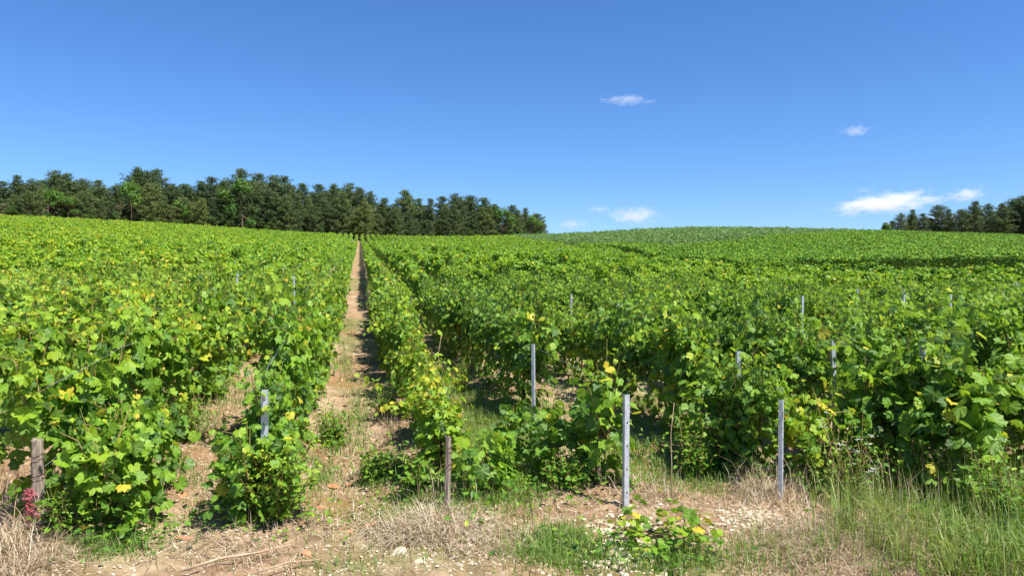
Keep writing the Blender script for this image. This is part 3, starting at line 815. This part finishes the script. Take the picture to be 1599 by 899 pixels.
# ------------------------------------------------------------------ ground cover
def gpos(pxs, pys):
    """vectorised ground points near the camera from photo pixels"""
    d = np.full(len(pxs), 5.0)
    for _ in range(25):
        X, Y = XY(pxs, d); z = zbase(X, Y) - CAMZ
        dn = F * (-z) / np.maximum(pys - 450, 20); d = .5 * d + .5 * np.clip(dn, 1.5, 40)
    X, Y = XY(pxs, d); return X, Y
def blades(X, Y, h, w_, lean, tint, lying=False, r=R):
    n = len(X); Z = zg(X, Y) - .005
    a = r.uniform(0, 6.283, n); dx, dy = np.cos(a), np.sin(a)
    side = np.column_stack([-dy, dx, np.zeros(n)]) * (w_ / 2)[:, None]
    base = np.column_stack([X, Y, Z])
    if lying:
        tilt = lean; e = np.column_stack([dx, dy, tilt]) * h[:, None]
        mid = base + e * .5 + np.column_stack([np.zeros(n), np.zeros(n), .02 + .25 * tilt * h + 0 * h]); tip = base + e + np.column_stack([np.zeros((n, 2)), .004 + np.zeros(n)])
        base = base + np.array([0, 0, .008])
        sd = side
    else:
        e = np.column_stack([dx * lean, dy * lean, np.ones(n)])
        mid = base + np.column_stack([dx * lean * .35, dy * lean * .35, np.full(n, .58)]) * h[:, None]
        tip = base + np.column_stack([dx * lean, dy * lean, 1 - .4 * lean]) * h[:, None]; sd = side
    V = np.stack([base - sd, base + sd, mid - sd * .75, mid + sd * .75, tip], 1).reshape(-1, 3)
    b = (np.arange(n) * 5)[:, None]
    Ltri = np.concatenate([b + np.array([[0, 1, 3]]), b + np.array([[0, 3, 2]]), b + np.array([[2, 3, 4]])], 1).reshape(-1)
    return V, Ltri, np.repeat(tint, 3)
def blade_obj(name, parts, material, label, cat):
    VV, LL, TT, b = [], [], [], 0
    for V, L, t in parts:
        VV.append(V); LL.append(L + b); TT.append(t); b += len(V)
    L = np.concatenate(LL)
    o = mesh_np(name, np.concatenate(VV), L, np.full(len(L) // 3, 3), material, None, {"tint": ('FACE', np.clip(np.concatenate(TT), 0, 1))})
    o.color = (.5, 0, 0, 1)
    return tag(o, label, cat, kind="stuff")
def blob(px, py, sx, sy, n):
    return gpos(R.normal(px, sx, n), np.clip(R.normal(py, sy, n), 480, 960))
# green grass patches
parts = []
def gpatch(px, py, sx, sy, n, h=.06, tint=.35, lean=.5):
    X, Y = blob(px, py, sx, sy, n)
    parts.append(blades(X, Y, h * R.uniform(.5, 1.4, n), np.full(n, .0045), R.uniform(.1, lean + .3, n), tint + .15 * R.normal(size=n)))
for a in [(870, 862, 42, 18, 3000, .06, .55), (1080, 720, 60, 20, 1500, .09, .5), (1000, 650, 25, 20, 700, .08, .5), (650, 800, 40, 20, 900, .07, .5), (750, 780, 50, 16, 1300, .07, .5), (500, 740, 18, 14, 500, .07, .5), (240, 800, 60, 25, 350, .06, .5), (330, 590, 20, 16, 900, .08, .5), (1230, 860, 60, 20, 700, .08, .6),  (1040, 880, 60, 12, 1200, .06, .4), (150, 845, 45, 12, 1700, .06, .35), (280, 735, 30, 12, 500, .05, .35), (345, 620, 30, 14, 1100, .07, .35), (300, 665, 28, 14, 1000, .08, .3),
          (520, 680, 14, 14, 700, .09, .35), (600, 735, 25, 12, 900, .07, .4), (780, 700, 45, 40, 6500, .10, .6), (1110, 740, 50, 18, 1500, .08, .55), (960, 700, 30, 20, 900, .08, .55), (560, 640, 10, 30, 900, .07, .5), (740, 640, 25, 30, 2200, .09, .55), (700, 600, 15, 20, 700, .07, .4), (1090, 690, 35, 12, 700, .07, .45), (1020, 745, 35, 14, 500, .05, .4),
          (560, 885, 60, 10, 150, .05, .45), (450, 860, 200, 25, 350, .04, .4), (1150, 850, 60, 25, 150, .04, .4), (540, 560, 8, 20, 700, .08, .4), (545, 510, 6, 12, 400, .08, .4), (820, 640, 40, 14, 900, .06, .4), (925, 690, 40, 20, 500, .06, .4)]:
    gpatch(*a)
# thin strips of grass along the feet of the rows
for k in range(-4, 6):
    n = 2600 if k > 0 else 1300; Y = R.uniform(4.4, 14, n); X = ROW0 + ROWS * k + R.normal(0, .34 if k > 0 else .22, n)
    keep = vnoise(X * 2, Y * 1.2, 9) > (.4 if k > 0 else .5); X, Y = X[keep], Y[keep]; n = len(X)
    parts.append(blades(X, Y, R.uniform(.04, .14, n), np.full(n, .005), R.uniform(.1, .8, n), .4 + .16 * R.normal(size=n)))
blade_obj("grass", parts, M['grass'], "short green grass growing in patches on the stony soil", "grass")
# tall grass on the right
parts = []
n = 8000; pxs = R.uniform(1270, 1680, n); pys = 745 + 170 * R.rand(n) ** .8
keep = (pxs - 1235) / 130 + R.normal(0, .3, n) > (.2 + 1.6 * (vnoise(pxs / 30, pys / 22, 17) > .45)); pxs, pys = pxs[keep], pys[keep]; n = len(pxs)
X, Y = gpos(pxs, pys)
cl = vnoise(X * 2.2, Y * 2.2, 31)
parts.append(blades(X, Y, (.07 + .24 * R.rand(n) ** 2) * (.5 + .8 * cl), R.uniform(.004, .008, n), R.uniform(.05, 1.1, n), .55 + .7 * (cl - .5) + .22 * R.normal(size=n)))
n = 1100; X, Y = gpos(R.uniform(1290, 1620, n), 750 + 140 * R.rand(n))
parts.append(blades(X, Y, R.uniform(.15, .42, n), np.full(n, .003), R.uniform(.05, .4, n), .75 + .2 * R.normal(size=n)))
blade_obj("tall_grass", parts, M['grass'], "tall green and yellow grass in the right foreground", "grass")
# straw: lying stalks and upright dead stems
parts = []
def straw(px, py, sx, sy, n, L=.16, tint=.55, up=.12):
    X, Y = blob(px, py, sx, sy, n)
    parts.append(blades(X, Y, L * R.uniform(.4, 1.5, n), np.full(n, .0032), np.abs(R.normal(0, up, n)), tint + .22 * R.normal(size=n), True))
for a in [(35, 860, 38, 26, 1900, .18, .55, .35), (665, 832, 38, 12, 1800, .17, .66, .22), (780, 850, 45, 14, 600, .15, .55, .14), (350, 850, 60, 16, 450, .14, .5, .15), (480, 815, 40, 14, 250, .12, .5, .1), (1255, 850, 45, 22, 1200, .15, .45, .22), (1330, 870, 80, 20, 1500, .16, .5, .22), (1460, 850, 90, 32, 2300, .16, .55, .22),
          (1010, 775, 40, 14, 500, .14, .55, .25), (1210, 770, 30, 14, 900, .15, .6, .35), (1130, 785, 60, 14, 350, .12, .5, .15), (300, 760, 60, 30, 500, .09, .5, .1), (545, 700, 30, 50, 1100, .08, .5, .1), (560, 600, 20, 40, 900, .08, .5, .1), (300, 720, 60, 50, 900, .09, .45, .1), (610, 665, 14, 20, 500, .1, .4, .4), (1380, 580, 20, 25, 800, .16, .4, .5), (870, 770, 50, 15, 400, .1, .5, .12), (800, 830, 420, 45, 1700, .09, .5, .08)]:
    straw(*a)
for (px, py, sx, n, h) in [(30, 800, 22, 260, .30), (75, 790, 18, 160, .25), (690, 790, 28, 110, .22), (1225, 780, 30, 70, .24), (1040, 770, 30, 40, .2), (1310, 840, 60, 160, .2), (615, 650, 10, 80, .18), (420, 820, 40, 90, .14), (330, 620, 10, 40, .25), (1440, 800, 90, 160, .35), (1180, 770, 30, 60, .22)]:
    X, Y = blob(px, py, sx, 10, n)
    parts.append(blades(X, Y, h * R.uniform(.4, 1.3, n), np.full(n, .0032), R.uniform(.05, .7, n), .65 + .2 * R.normal(size=n)))
blade_obj("dry_grass", parts, M['straw'], "pale dry grass and straw matted over the soil", "dry grass")

# leafy ground weeds (creeping cover)
n = 5200; k_ = R.randint(-4, 6, n); Y = R.uniform(4.2, 12, n); X = ROW0 + ROWS * k_ + R.normal(0, .19, n)
keep = (vnoise(X * 1.7, Y * 1.4, 41) > .52); X, Y = X[keep], Y[keep]
xs, ys = [X], [Y]
for a in [(620, 740, 40, 30, 260), (720, 760, 40, 30, 350), (520, 690, 14, 16, 160), (800, 720, 50, 40, 500), (900, 760, 60, 20, 250), (1060, 700, 50, 16, 250), (160, 840, 60, 14, 250), (400, 810, 60, 14, 350), (1000, 870, 70, 16, 160), (1500, 800, 90, 30, 600), (1350, 760, 50, 20, 300)]:
    a_, b_ = blob(*a); xs.append(a_); ys.append(b_)
X = np.concatenate(xs); Y = np.concatenate(ys); n = len(X)
P = np.column_stack([X, Y, zg(X, Y) + R.uniform(.01, .10, n)])
N = R.normal(0, .35, (n, 3)) + np.array([0, 0, 1]); T = R.normal(0, 1, (n, 3))
o = leaf_mesh("ground_weeds", [(OVA, P, N, T, R.uniform(.018, .045, n), np.clip(.45 + .2 * R.normal(size=n), 0, 1))], M['weed']); o.color = (.5, 0, 0, 1)
tag(o, "low leafy weeds creeping along the feet of the vine rows", "weeds", kind="stuff")

# bushy weeds: single plants
def weed_plant(seed, H=.45, W=.22, n=26, leaf=.032, narrow=False, flowers=False):
    r = np.random.RandomState(seed); root = empty("weed_plant"); st = MB(); P, N, T, S, C = [], [], [], [], []; fl = MB()
    for i in range(n):
        a = r.uniform(0, 6.28); L = H * r.uniform(.45, 1.05); sp = r.uniform(.1, 1) * W
        pts = [np.array([math.cos(a) * .02, math.sin(a) * .02, -.02])]
        for k in range(7):
            t = (k + 1) / 7; pts.append(np.array([math.cos(a) * sp * t ** .8, math.sin(a) * sp * t ** .8, L * t]) + r.normal(0, .012, 3))
            for _ in range(3 if not flowers else 1):
                o_ = unit(r.normal(0, 1, 3) * np.array([1, 1, .4])); P.append(pts[-1] + o_ * .012); N.append(o_ * .3 + np.array([0, 0, .8]) + r.normal(0, .35, 3)); T.append(o_ + np.array([0, 0, .5 if narrow else 0])); S.append(leaf * r.uniform(.6, 1.3) * (1.15 - .4 * t)); C.append(.42 + .3 * t * r.rand() + .13 * r.normal())
        st.tube(pts, [.003] * 4 + [.002] * 4, 4, False)
        if flowers and i % 2 == 0:
            c = pts[-1]
            for _ in range(14):
                q_ = c + r.normal(0, .012, 3) * np.array([1, 1, .3]); fl.add([q_ + np.array([.004, 0, 0]), q_ + np.array([0, .004, .001]), q_ + np.array([-.004, 0, 0]), q_ + np.array([0, -.004, .001])], [(0, 1, 2, 3)])
    st.build("stems", M['shoot'], root)
    leaf_mesh("foliage", [(OVA, *map(np.array, (P, N, T, S)), np.clip(C, 0, 1))], M['weed'], root)
    if fl.V: fl.build("flowers", M['petal'], root)
    return root
def put(o, px, py, label, sc=1.0, yel=.5, cat="weed", group="bushy weeds growing at the vine feet", dy=0):
    x, y = G(px, py); o.location = (x, y + dy, zg1(x, y + dy)); o.scale = (sc, sc, sc); o.rotation_euler = (0, 0, rnd.uniform(0, 6))
    for ch in o.children: ch.color = (yel, 0, 0, 1)
    tag(o, label, cat, group)
special(208, 400, 812, 'leafy vine foot hugging the lower half of the left metal stake', H=.48, nshoot=11, floppy=.6, spread=.2, width=.18, yel=.5, lsize=.066)
special(209, 175, 818, 'low leafy shoots around the foot of the leftmost front vine', H=.62, nshoot=12, floppy=.6, spread=.3, width=.2, yel=.56, lsize=.066)
special(210, 215, 775, 'dense low foliage at the shaded foot of the tall left vines', H=.6, nshoot=12, floppy=.5, spread=.45, width=.2, yel=.42, lsize=.066)
put(weed_plant(1, .42, .27, 80, .04), 430, 815, "dense small-leaved green weed covering the foot of the left metal stake", 1, .62)
put(weed_plant(2, .42, .22, 44), 385, 812, "low dark weed clump just left of the left metal stake's foot", 1, .42)
put(weed_plant(3, .7, .16, 34, .045, True), 1165, 745, "tall narrow-leaved weed between the two right front stakes", 1, .5)
put(weed_plant(4, .5, .2, 34, .04, True), 1120, 735, "shorter narrow-leaved weed under the vines right of the tall stake", 1, .5)
put(weed_plant(5, .36, .2, 40, .022), 722, 610, "dull feathery weed in the shaded gap right of the small vines", 1.1, .4)
put(weed_plant(6, .3, .2, 30, .03), 605, 650, "small weed at the shaded foot of the row right of the path", 1, .45)
put(weed_plant(7, .28, .2, 30, .03), 522, 690, "small green weed on the path side of the left row", 1, .5)
put(weed_plant(8, .34, .3, 50, .03), 285, 690, "spreading weed at the lit foot of the tall left vines", 1, .5)
put(weed_plant(9, .55, .2, 26, .03, True, True), 1325, 790, "white-flowered weed at the foot of the big right vine", 1, .5)
put(weed_plant(10, .5, .22, 24, .03, True, True), 1500, 790, "white-flowered weed in tall grass near the right edge", 1, .5)
put(weed_plant(11, .45, .22, 30, .035, True), 1570, 830, "green weed clump in tall grass at the right edge", 1, .45)
put(weed_plant(12, .3, .25, 40, .028), 120, 838, "low weed patch at the foot of the leftmost front vine", .8, .5)
put(weed_plant(13, .62, .18, 20, .03, True, True), 1560, 730, "tall white-flowered weed among the vines at the right edge", 1.1, .5)

for i, (px, py, lab) in enumerate([(1090, 745, "low weed on the soil between the tall stake and the rightmost stake"), (1280, 765, "weed crowding the yellow-leaved vine's foot"), (1375, 775, "weed at the left foot of the big sprawling vine"), (1460, 785, "weed at the right foot of the big sprawling vine"), (1530, 760, "weed under the vines close to the right edge"),
    (655, 780, "weed left of the short wooden stake"), (760, 760, "weed right of the short wooden stake"), (340, 625, "weed in the left lane by the tall vines"), (890, 770, "weed in front of the low sprawling vine"), (590, 740, "weed on the path's right edge near its end")]):
    put(weed_plant(30 + i, [.3, .36, .42, .4, .45, .22, .26, .24, .2, .2][i], .2, 30, .034, i % 2 == 0), px, py, lab, 1, .5)

# bare canes and sticks
def cane(pts, rad, name, label, leaves=None, cat="stick", m='cane'):
    root = empty(name, pts[0]); p0 = np.array(pts[0]); mb = MB(); Q = [np.array(p) - p0 for p in pts]
    mb.tube(Q, list(np.linspace(rad, rad * .5, len(Q))), 5); mb.build("stem", M[m], root, True)
    if leaves:
        r = np.random.RandomState(len(label)); n = leaves; ii = np.linspace(1, len(Q) - 1, n)
        P = np.array([Q[int(i)] + r.normal(0, .02, 3) for i in ii]); leaf_mesh("foliage", [(LEAF[1], P, r.normal(0, .5, (n, 3)) + np.array([.2, -.5, .7]), r.normal(0, .6, (n, 3)) + np.array([.5, 0, -.2]), r.uniform(.03, .065, n), np.clip(r.normal(.6, .1, n), 0, 1))], M['leaf'], root)
        for ch in root.children: ch.color = (.5, 0, 0, 1)
    return tag(root, label, cat)
def gp3(px, py, h=0.0):
    x, y = G(px, py); return np.array([x, y, zg1(x, y) + h])
b_ = gp3(1048, 795); cane([b_, b_ + (.006, 0, .22), b_ + (.0, 0, .42), b_ + (.022, 0, .60)], .0035, "dry_cane", "thin dry cane standing upright behind the small young vine")
b_ = gp3(685, 640); cane([b_, b_ + (.0, 0, .2), b_ + (.01, 0, .4), b_ + (.0, 0, .55), b_ + (.03, 0, .74)], .005, "vine_shoot", "bare upright shoot with few leaves in the gap right of the path row", 5, "shoot")
a_, b_ = gp3(282, 893, .03), gp3(455, 862, .05); cane([a_, a_ * .66 + b_ * .34 + (0, 0, .015), a_ * .3 + b_ * .7 + (0, 0, .0), b_], .007, "fallen_branch", "long dry branch lying on the bare soil at the bottom left")
a_, b_ = gp3(395, 905, .02), gp3(500, 880, .02); cane([a_, (a_ + b_) / 2 + (0, 0, .02), b_], .005, "fallen_branch", "short dry twig lying right of the long branch")
a_, b_ = gp3(565, 712, .02), gp3(622, 708, .03); cane([a_, (a_ + b_) / 2 + (0, 0, .03), b_], .007, "fallen_branch", "dark twig lying at the foot of the row right of the path", m='rust')
for i, (p1, p2, lab) in enumerate([((590, 610), (640, 575), "leafy shoot reaching out over the path from the right row"), ((120, 690), (20, 640), "dry cane sticking out beside the thick wooden stake")]):
    a_ = gp3(p1[0] + 20, p1[1] + 20, .15)
    if i == 0: cane([a_, a_ + (-.10, 0, .03), a_ + (-.22, .02, .05), a_ + (-.34, .03, .10)], .004, "vine_shoot", lab, 9, "shoot")
# pale cut canes near the left vine
for i, (px, py, dx, dz, lab) in enumerate([(150, 775, .12, .16, "pale bent cane poking from the shaded foot of the leftmost vine"), (205, 790, .10, .09, "second pale cane poking from the foot of the leftmost vine")]):
    a_ = gp3(px, py, .02); cane([a_, a_ + (dx * .5, -.02, dz * .6), a_ + (dx, -.03, dz)], .004, "dry_cane", lab)

# red twine on the thick stake
mb = MB(); r_ = random.Random(4); bx = gp3(47, 838, 0); pts = []
for i in range(120):
    t = i / 120; pts.append(bx + np.array([.035 * math.sin(i * 1.7) + r_.uniform(-.012, .012) + .02 * t, .02 * math.cos(i * 2.3), .02 + .20 * (1 - t) + .02 * math.sin(i * .9)]))
mb.tube(pts, .002, 4); mb.tube([p + np.array([.012, -.01, .004]) for p in pts[::3]], .0028, 4)
tag(mb.build("red_twine", M['red'], None, True), "tangled red plastic twine hanging at the thick wooden stake's foot", "twine")

# stones and tile shards
def rock_mesh(r, sx, sy, sz, flat=False):
    V = []; n = 7
    for j, (zz, rr) in enumerate(((-.6, .7), (-.1, 1.0), (.5, .75))):
        for k in range(n):
            a = 6.283 * k / n + j * .4; q_ = rr * r.uniform(.75, 1.2)
            V.append((sx * q_ * math.cos(a), sy * q_ * math.sin(a), sz * (zz + r.uniform(-.15, .15))))
    V.append((0, 0, sz * .8)); V.append((0, 0, -sz * .8))
    Fs = [(j * n + k, j * n + (k + 1) % n, (j + 1) * n + (k + 1) % n, (j + 1) * n + k) for j in range(2) for k in range(n)]
    Fs += [(2 * n + k, 2 * n + (k + 1) % n, 3 * n) for k in range(n)] + [((k + 1) % n, k, 3 * n + 1) for k in range(n)]
    return V, Fs
def rock(px, py, s, label, mt='stone', nm='stone', flat=1.0, grp="pale limestone pieces on the soil", cat="stone"):
    x, y = G(px, py); mb = MB(); V, Fs = rock_mesh(rnd, s, s * rnd.uniform(.6, .9), s * .5 * flat); mb.add(V, Fs)
    o = mb.build(nm, M[mt]); o.location = (x, y, zg1(x, y) + s * .12 * flat); o.rotation_euler = (rnd.uniform(-.2, .2), rnd.uniform(-.2, .2), rnd.uniform(0, 6))
    tag(o, label, cat, grp)
for px, py, s, lab in [(625, 868, .045, "largest pale stone below the straw mound, wedge shaped"), (655, 885, .028, "small pale stone right of the wedge-shaped one"), (992, 858, .038, "pale stone at the left foot of the small young vine"), (965, 848, .034, "pale stone left of the small young vine's stones"),
    (985, 878, .040, "lowest pale stone of the group below the young vine"), (950, 835, .032, "topmost pale stone of the group beside the young vine"), (1000, 882, .026, "small pale stone next to the lowest of its group"), (768, 830, .030, "pale stone right of the short wooden stake"), (895, 745, .024, "pale stone behind the low sprawling vine"), (250, 855, .022, "lone pale stone on the soil at the lower left")]:
    rock(px, py, s, lab)
for px, py, s, lab in [(285, 763, .05, "broad terracotta shard in the left path between vines"), (285, 838, .05, "flat terracotta shard at the left path's near end"), (552, 827, .045, "big terracotta shard on the path's near end"), (578, 820, .042, "terracotta shard right of the big one on the path"), (535, 822, .03, "small terracotta shard left of the big one on the path"),
    (520, 752, .05, "terracotta shard crossing the path left of centre"), (545, 748, .045, "terracotta shard in the middle of the path"), (500, 785, .04, "terracotta shard at the foot of the weedy left vine"), (113, 848, .03, "small terracotta shard in the weeds at lower left"), (141, 850, .03, "second small terracotta shard in the weeds at lower left"), (555, 650, .04, "terracotta shard farther up the path"), (478, 868, .035, "terracotta shard near the bottom twig"), (772, 640, .05, "terracotta shard in the gap left of the slim stake"), (560, 700, .035, "small terracotta shard midway up the path")]:
    rock(px, py, s, lab, 'terracotta', 'tile_shard', .45, "broken terracotta shards on the soil", "shard")
# gravel
r_ = random.Random(9); variants = [rock_mesh(r_, 1, .8, .55) for _ in range(6)]
def grav(n, fx, fy, smin, smax):
    pxs, pys = fx(n), fy(n); X, Y = gpos(pxs, pys); return X, Y, R.uniform(smin, smax, n) ** 1
GXs = [grav(3000, lambda n: R.uniform(-40, 1400, n), lambda n: 690 + 215 * R.rand(n) ** .8, .003, .009), grav(450, lambda n: R.normal(975, 30, n), lambda n: R.normal(850, 22, n), .008, .022), grav(350, lambda n: R.normal(1180, 40, n), lambda n: R.normal(815, 10, n), .006, .016),
       grav(1100, lambda n: R.normal(550, 30, n), lambda n: R.uniform(560, 760, n), .004, .010), grav(900, lambda n: R.normal(330, 60, n), lambda n: R.uniform(640, 840, n), .004, .010), grav(500, lambda n: R.normal(740, 60, n), lambda n: R.normal(850, 20, n), .004, .012)]
X = np.concatenate([g[0] for g in GXs]); Y = np.concatenate([g[1] for g in GXs]); S = np.concatenate([g[2] for g in GXs]); Z = zg(X, Y)
VV, FF, SZ, b = [], [], [], 0
vi = R.randint(0, 6, len(X)); ang = R.uniform(0, 6.28, len(X))
for v in range(6):
    m_ = vi == v; V0 = np.array(variants[v][0]); n = m_.sum(); c, s = np.cos(ang[m_]), np.sin(ang[m_])
    W = np.stack([V0[None, :, 0] * c[:, None] - V0[None, :, 1] * s[:, None], V0[None, :, 0] * s[:, None] + V0[None, :, 1] * c[:, None], np.repeat(V0[None, :, 2], n, 0)], -1) * S[m_][:, None, None]
    W += np.stack([X[m_], Y[m_], Z[m_] + S[m_] * .15], -1)[:, None, :]
    VV.append(W.reshape(-1, 3))
    for i in range(n):
        for f in variants[v][1]: FF.extend([j + b + i * len(V0) for j in f]); SZ.append(len(f))
    b += n * len(V0)
tag(mesh_np("gravel", np.concatenate(VV), FF, SZ, M['stone']), "scattered pale pebbles and gravel on the brown soil", "gravel", kind="stuff")

# ------------------------------------------------------------------ clouds: volumes far away
def cloud_mat(i, dens, seed, thr):
    m = bpy.data.materials.new("cloud vapour"); m.use_nodes = True; n = m.node_tree.nodes; l = m.node_tree.links
    n.remove(n["Principled BSDF"]); out = n["Material Output"]
    pv = n.new("ShaderNodeVolumePrincipled"); pv.inputs["Color"].default_value = (.98, .98, 1, 1); pv.inputs["Anisotropy"].default_value = .2
    tc = n.new("ShaderNodeTexCoord")
    ln = n.new("ShaderNodeVectorMath"); ln.operation = 'LENGTH'; l.new(tc.outputs["Object"], ln.inputs[0])
    mp = n.new("ShaderNodeMapping"); mp.inputs["Location"].default_value = (seed * 3.1, seed * 1.7, 0); mp.inputs["Scale"].default_value = (1.6, 1.0, .8); l.new(tc.outputs["Object"], mp.inputs[0])
    nz = noise(n, l, mp.outputs[0], 1.9, 6, .62)
    v = math_n(n, l, 'SUBTRACT', math_n(n, l, 'ADD', math_n(n, l, 'SUBTRACT', 1.0, ln.outputs["Value"]), math_n(n, l, 'MULTIPLY', math_n(n, l, 'SUBTRACT', nz.outputs[0], .5), 2.6)), thr)
    v = math_n(n, l, 'MULTIPLY', math_n(n, l, 'MULTIPLY', v, 1.0, True), dens)
    v = math_n(n, l, 'MULTIPLY', v, 1.35); l.new(v, pv.inputs["Density"]); l.new(pv.outputs[0], out.inputs["Volume"])
    return m
DC = 3200.0
for i, (px, py, wx, hy, dens, rot, thr, lab) in enumerate([
    (978, 157, 88, 16, .012, -.05, .30, "small wispy cloud highest in the sky, right of centre"), (1337, 205, 50, 20, .012, .05, .25, "small tufted cloud high above the right-hand wood"),
    (993, 337, 86, 34, .014, 0, .22, "rounded white cloud just above the hill, right of the saddle"), (893, 351, 64, 20, .009, 0, .25, "pale low cloud touching the hill beside the left wood"), (937, 327, 56, 13, .008, 0, .28, "thin faint cloud strip left of the rounded one"),
    (1385, 318, 170, 34, .016, .11, .20, "long bright cloud stretching towards the right-hand wood"), (1510, 305, 68, 26, .014, .05, .22, "small white cloud right above the right-hand wood"), (1470, 345, 130, 24, .006, .05, .2, "faint cloud bank behind the right-hand wood"), (1350, 298, 40, 12, .005, 0, .3, "very faint wisp above the long bright cloud")]):
    k = DC / F; me = bpy.data.meshes.new("cloud"); import bmesh
    bm = bmesh.new(); bmesh.ops.create_icosphere(bm, subdivisions=3, radius=1.25); bm.to_mesh(me); bm.free()
    o = bpy.data.objects.new("cloud", me); COL.objects.link(o); me.materials.append(cloud_mat(i, dens, i + 1, thr))
    o.location = PZ(px, py, DC); o.scale = (wx * k * .56, wx * k * .36, hy * k * .54); o.rotation_euler = (0, -rot, -YAW)
    tag(o, lab, "cloud", "small white clouds")
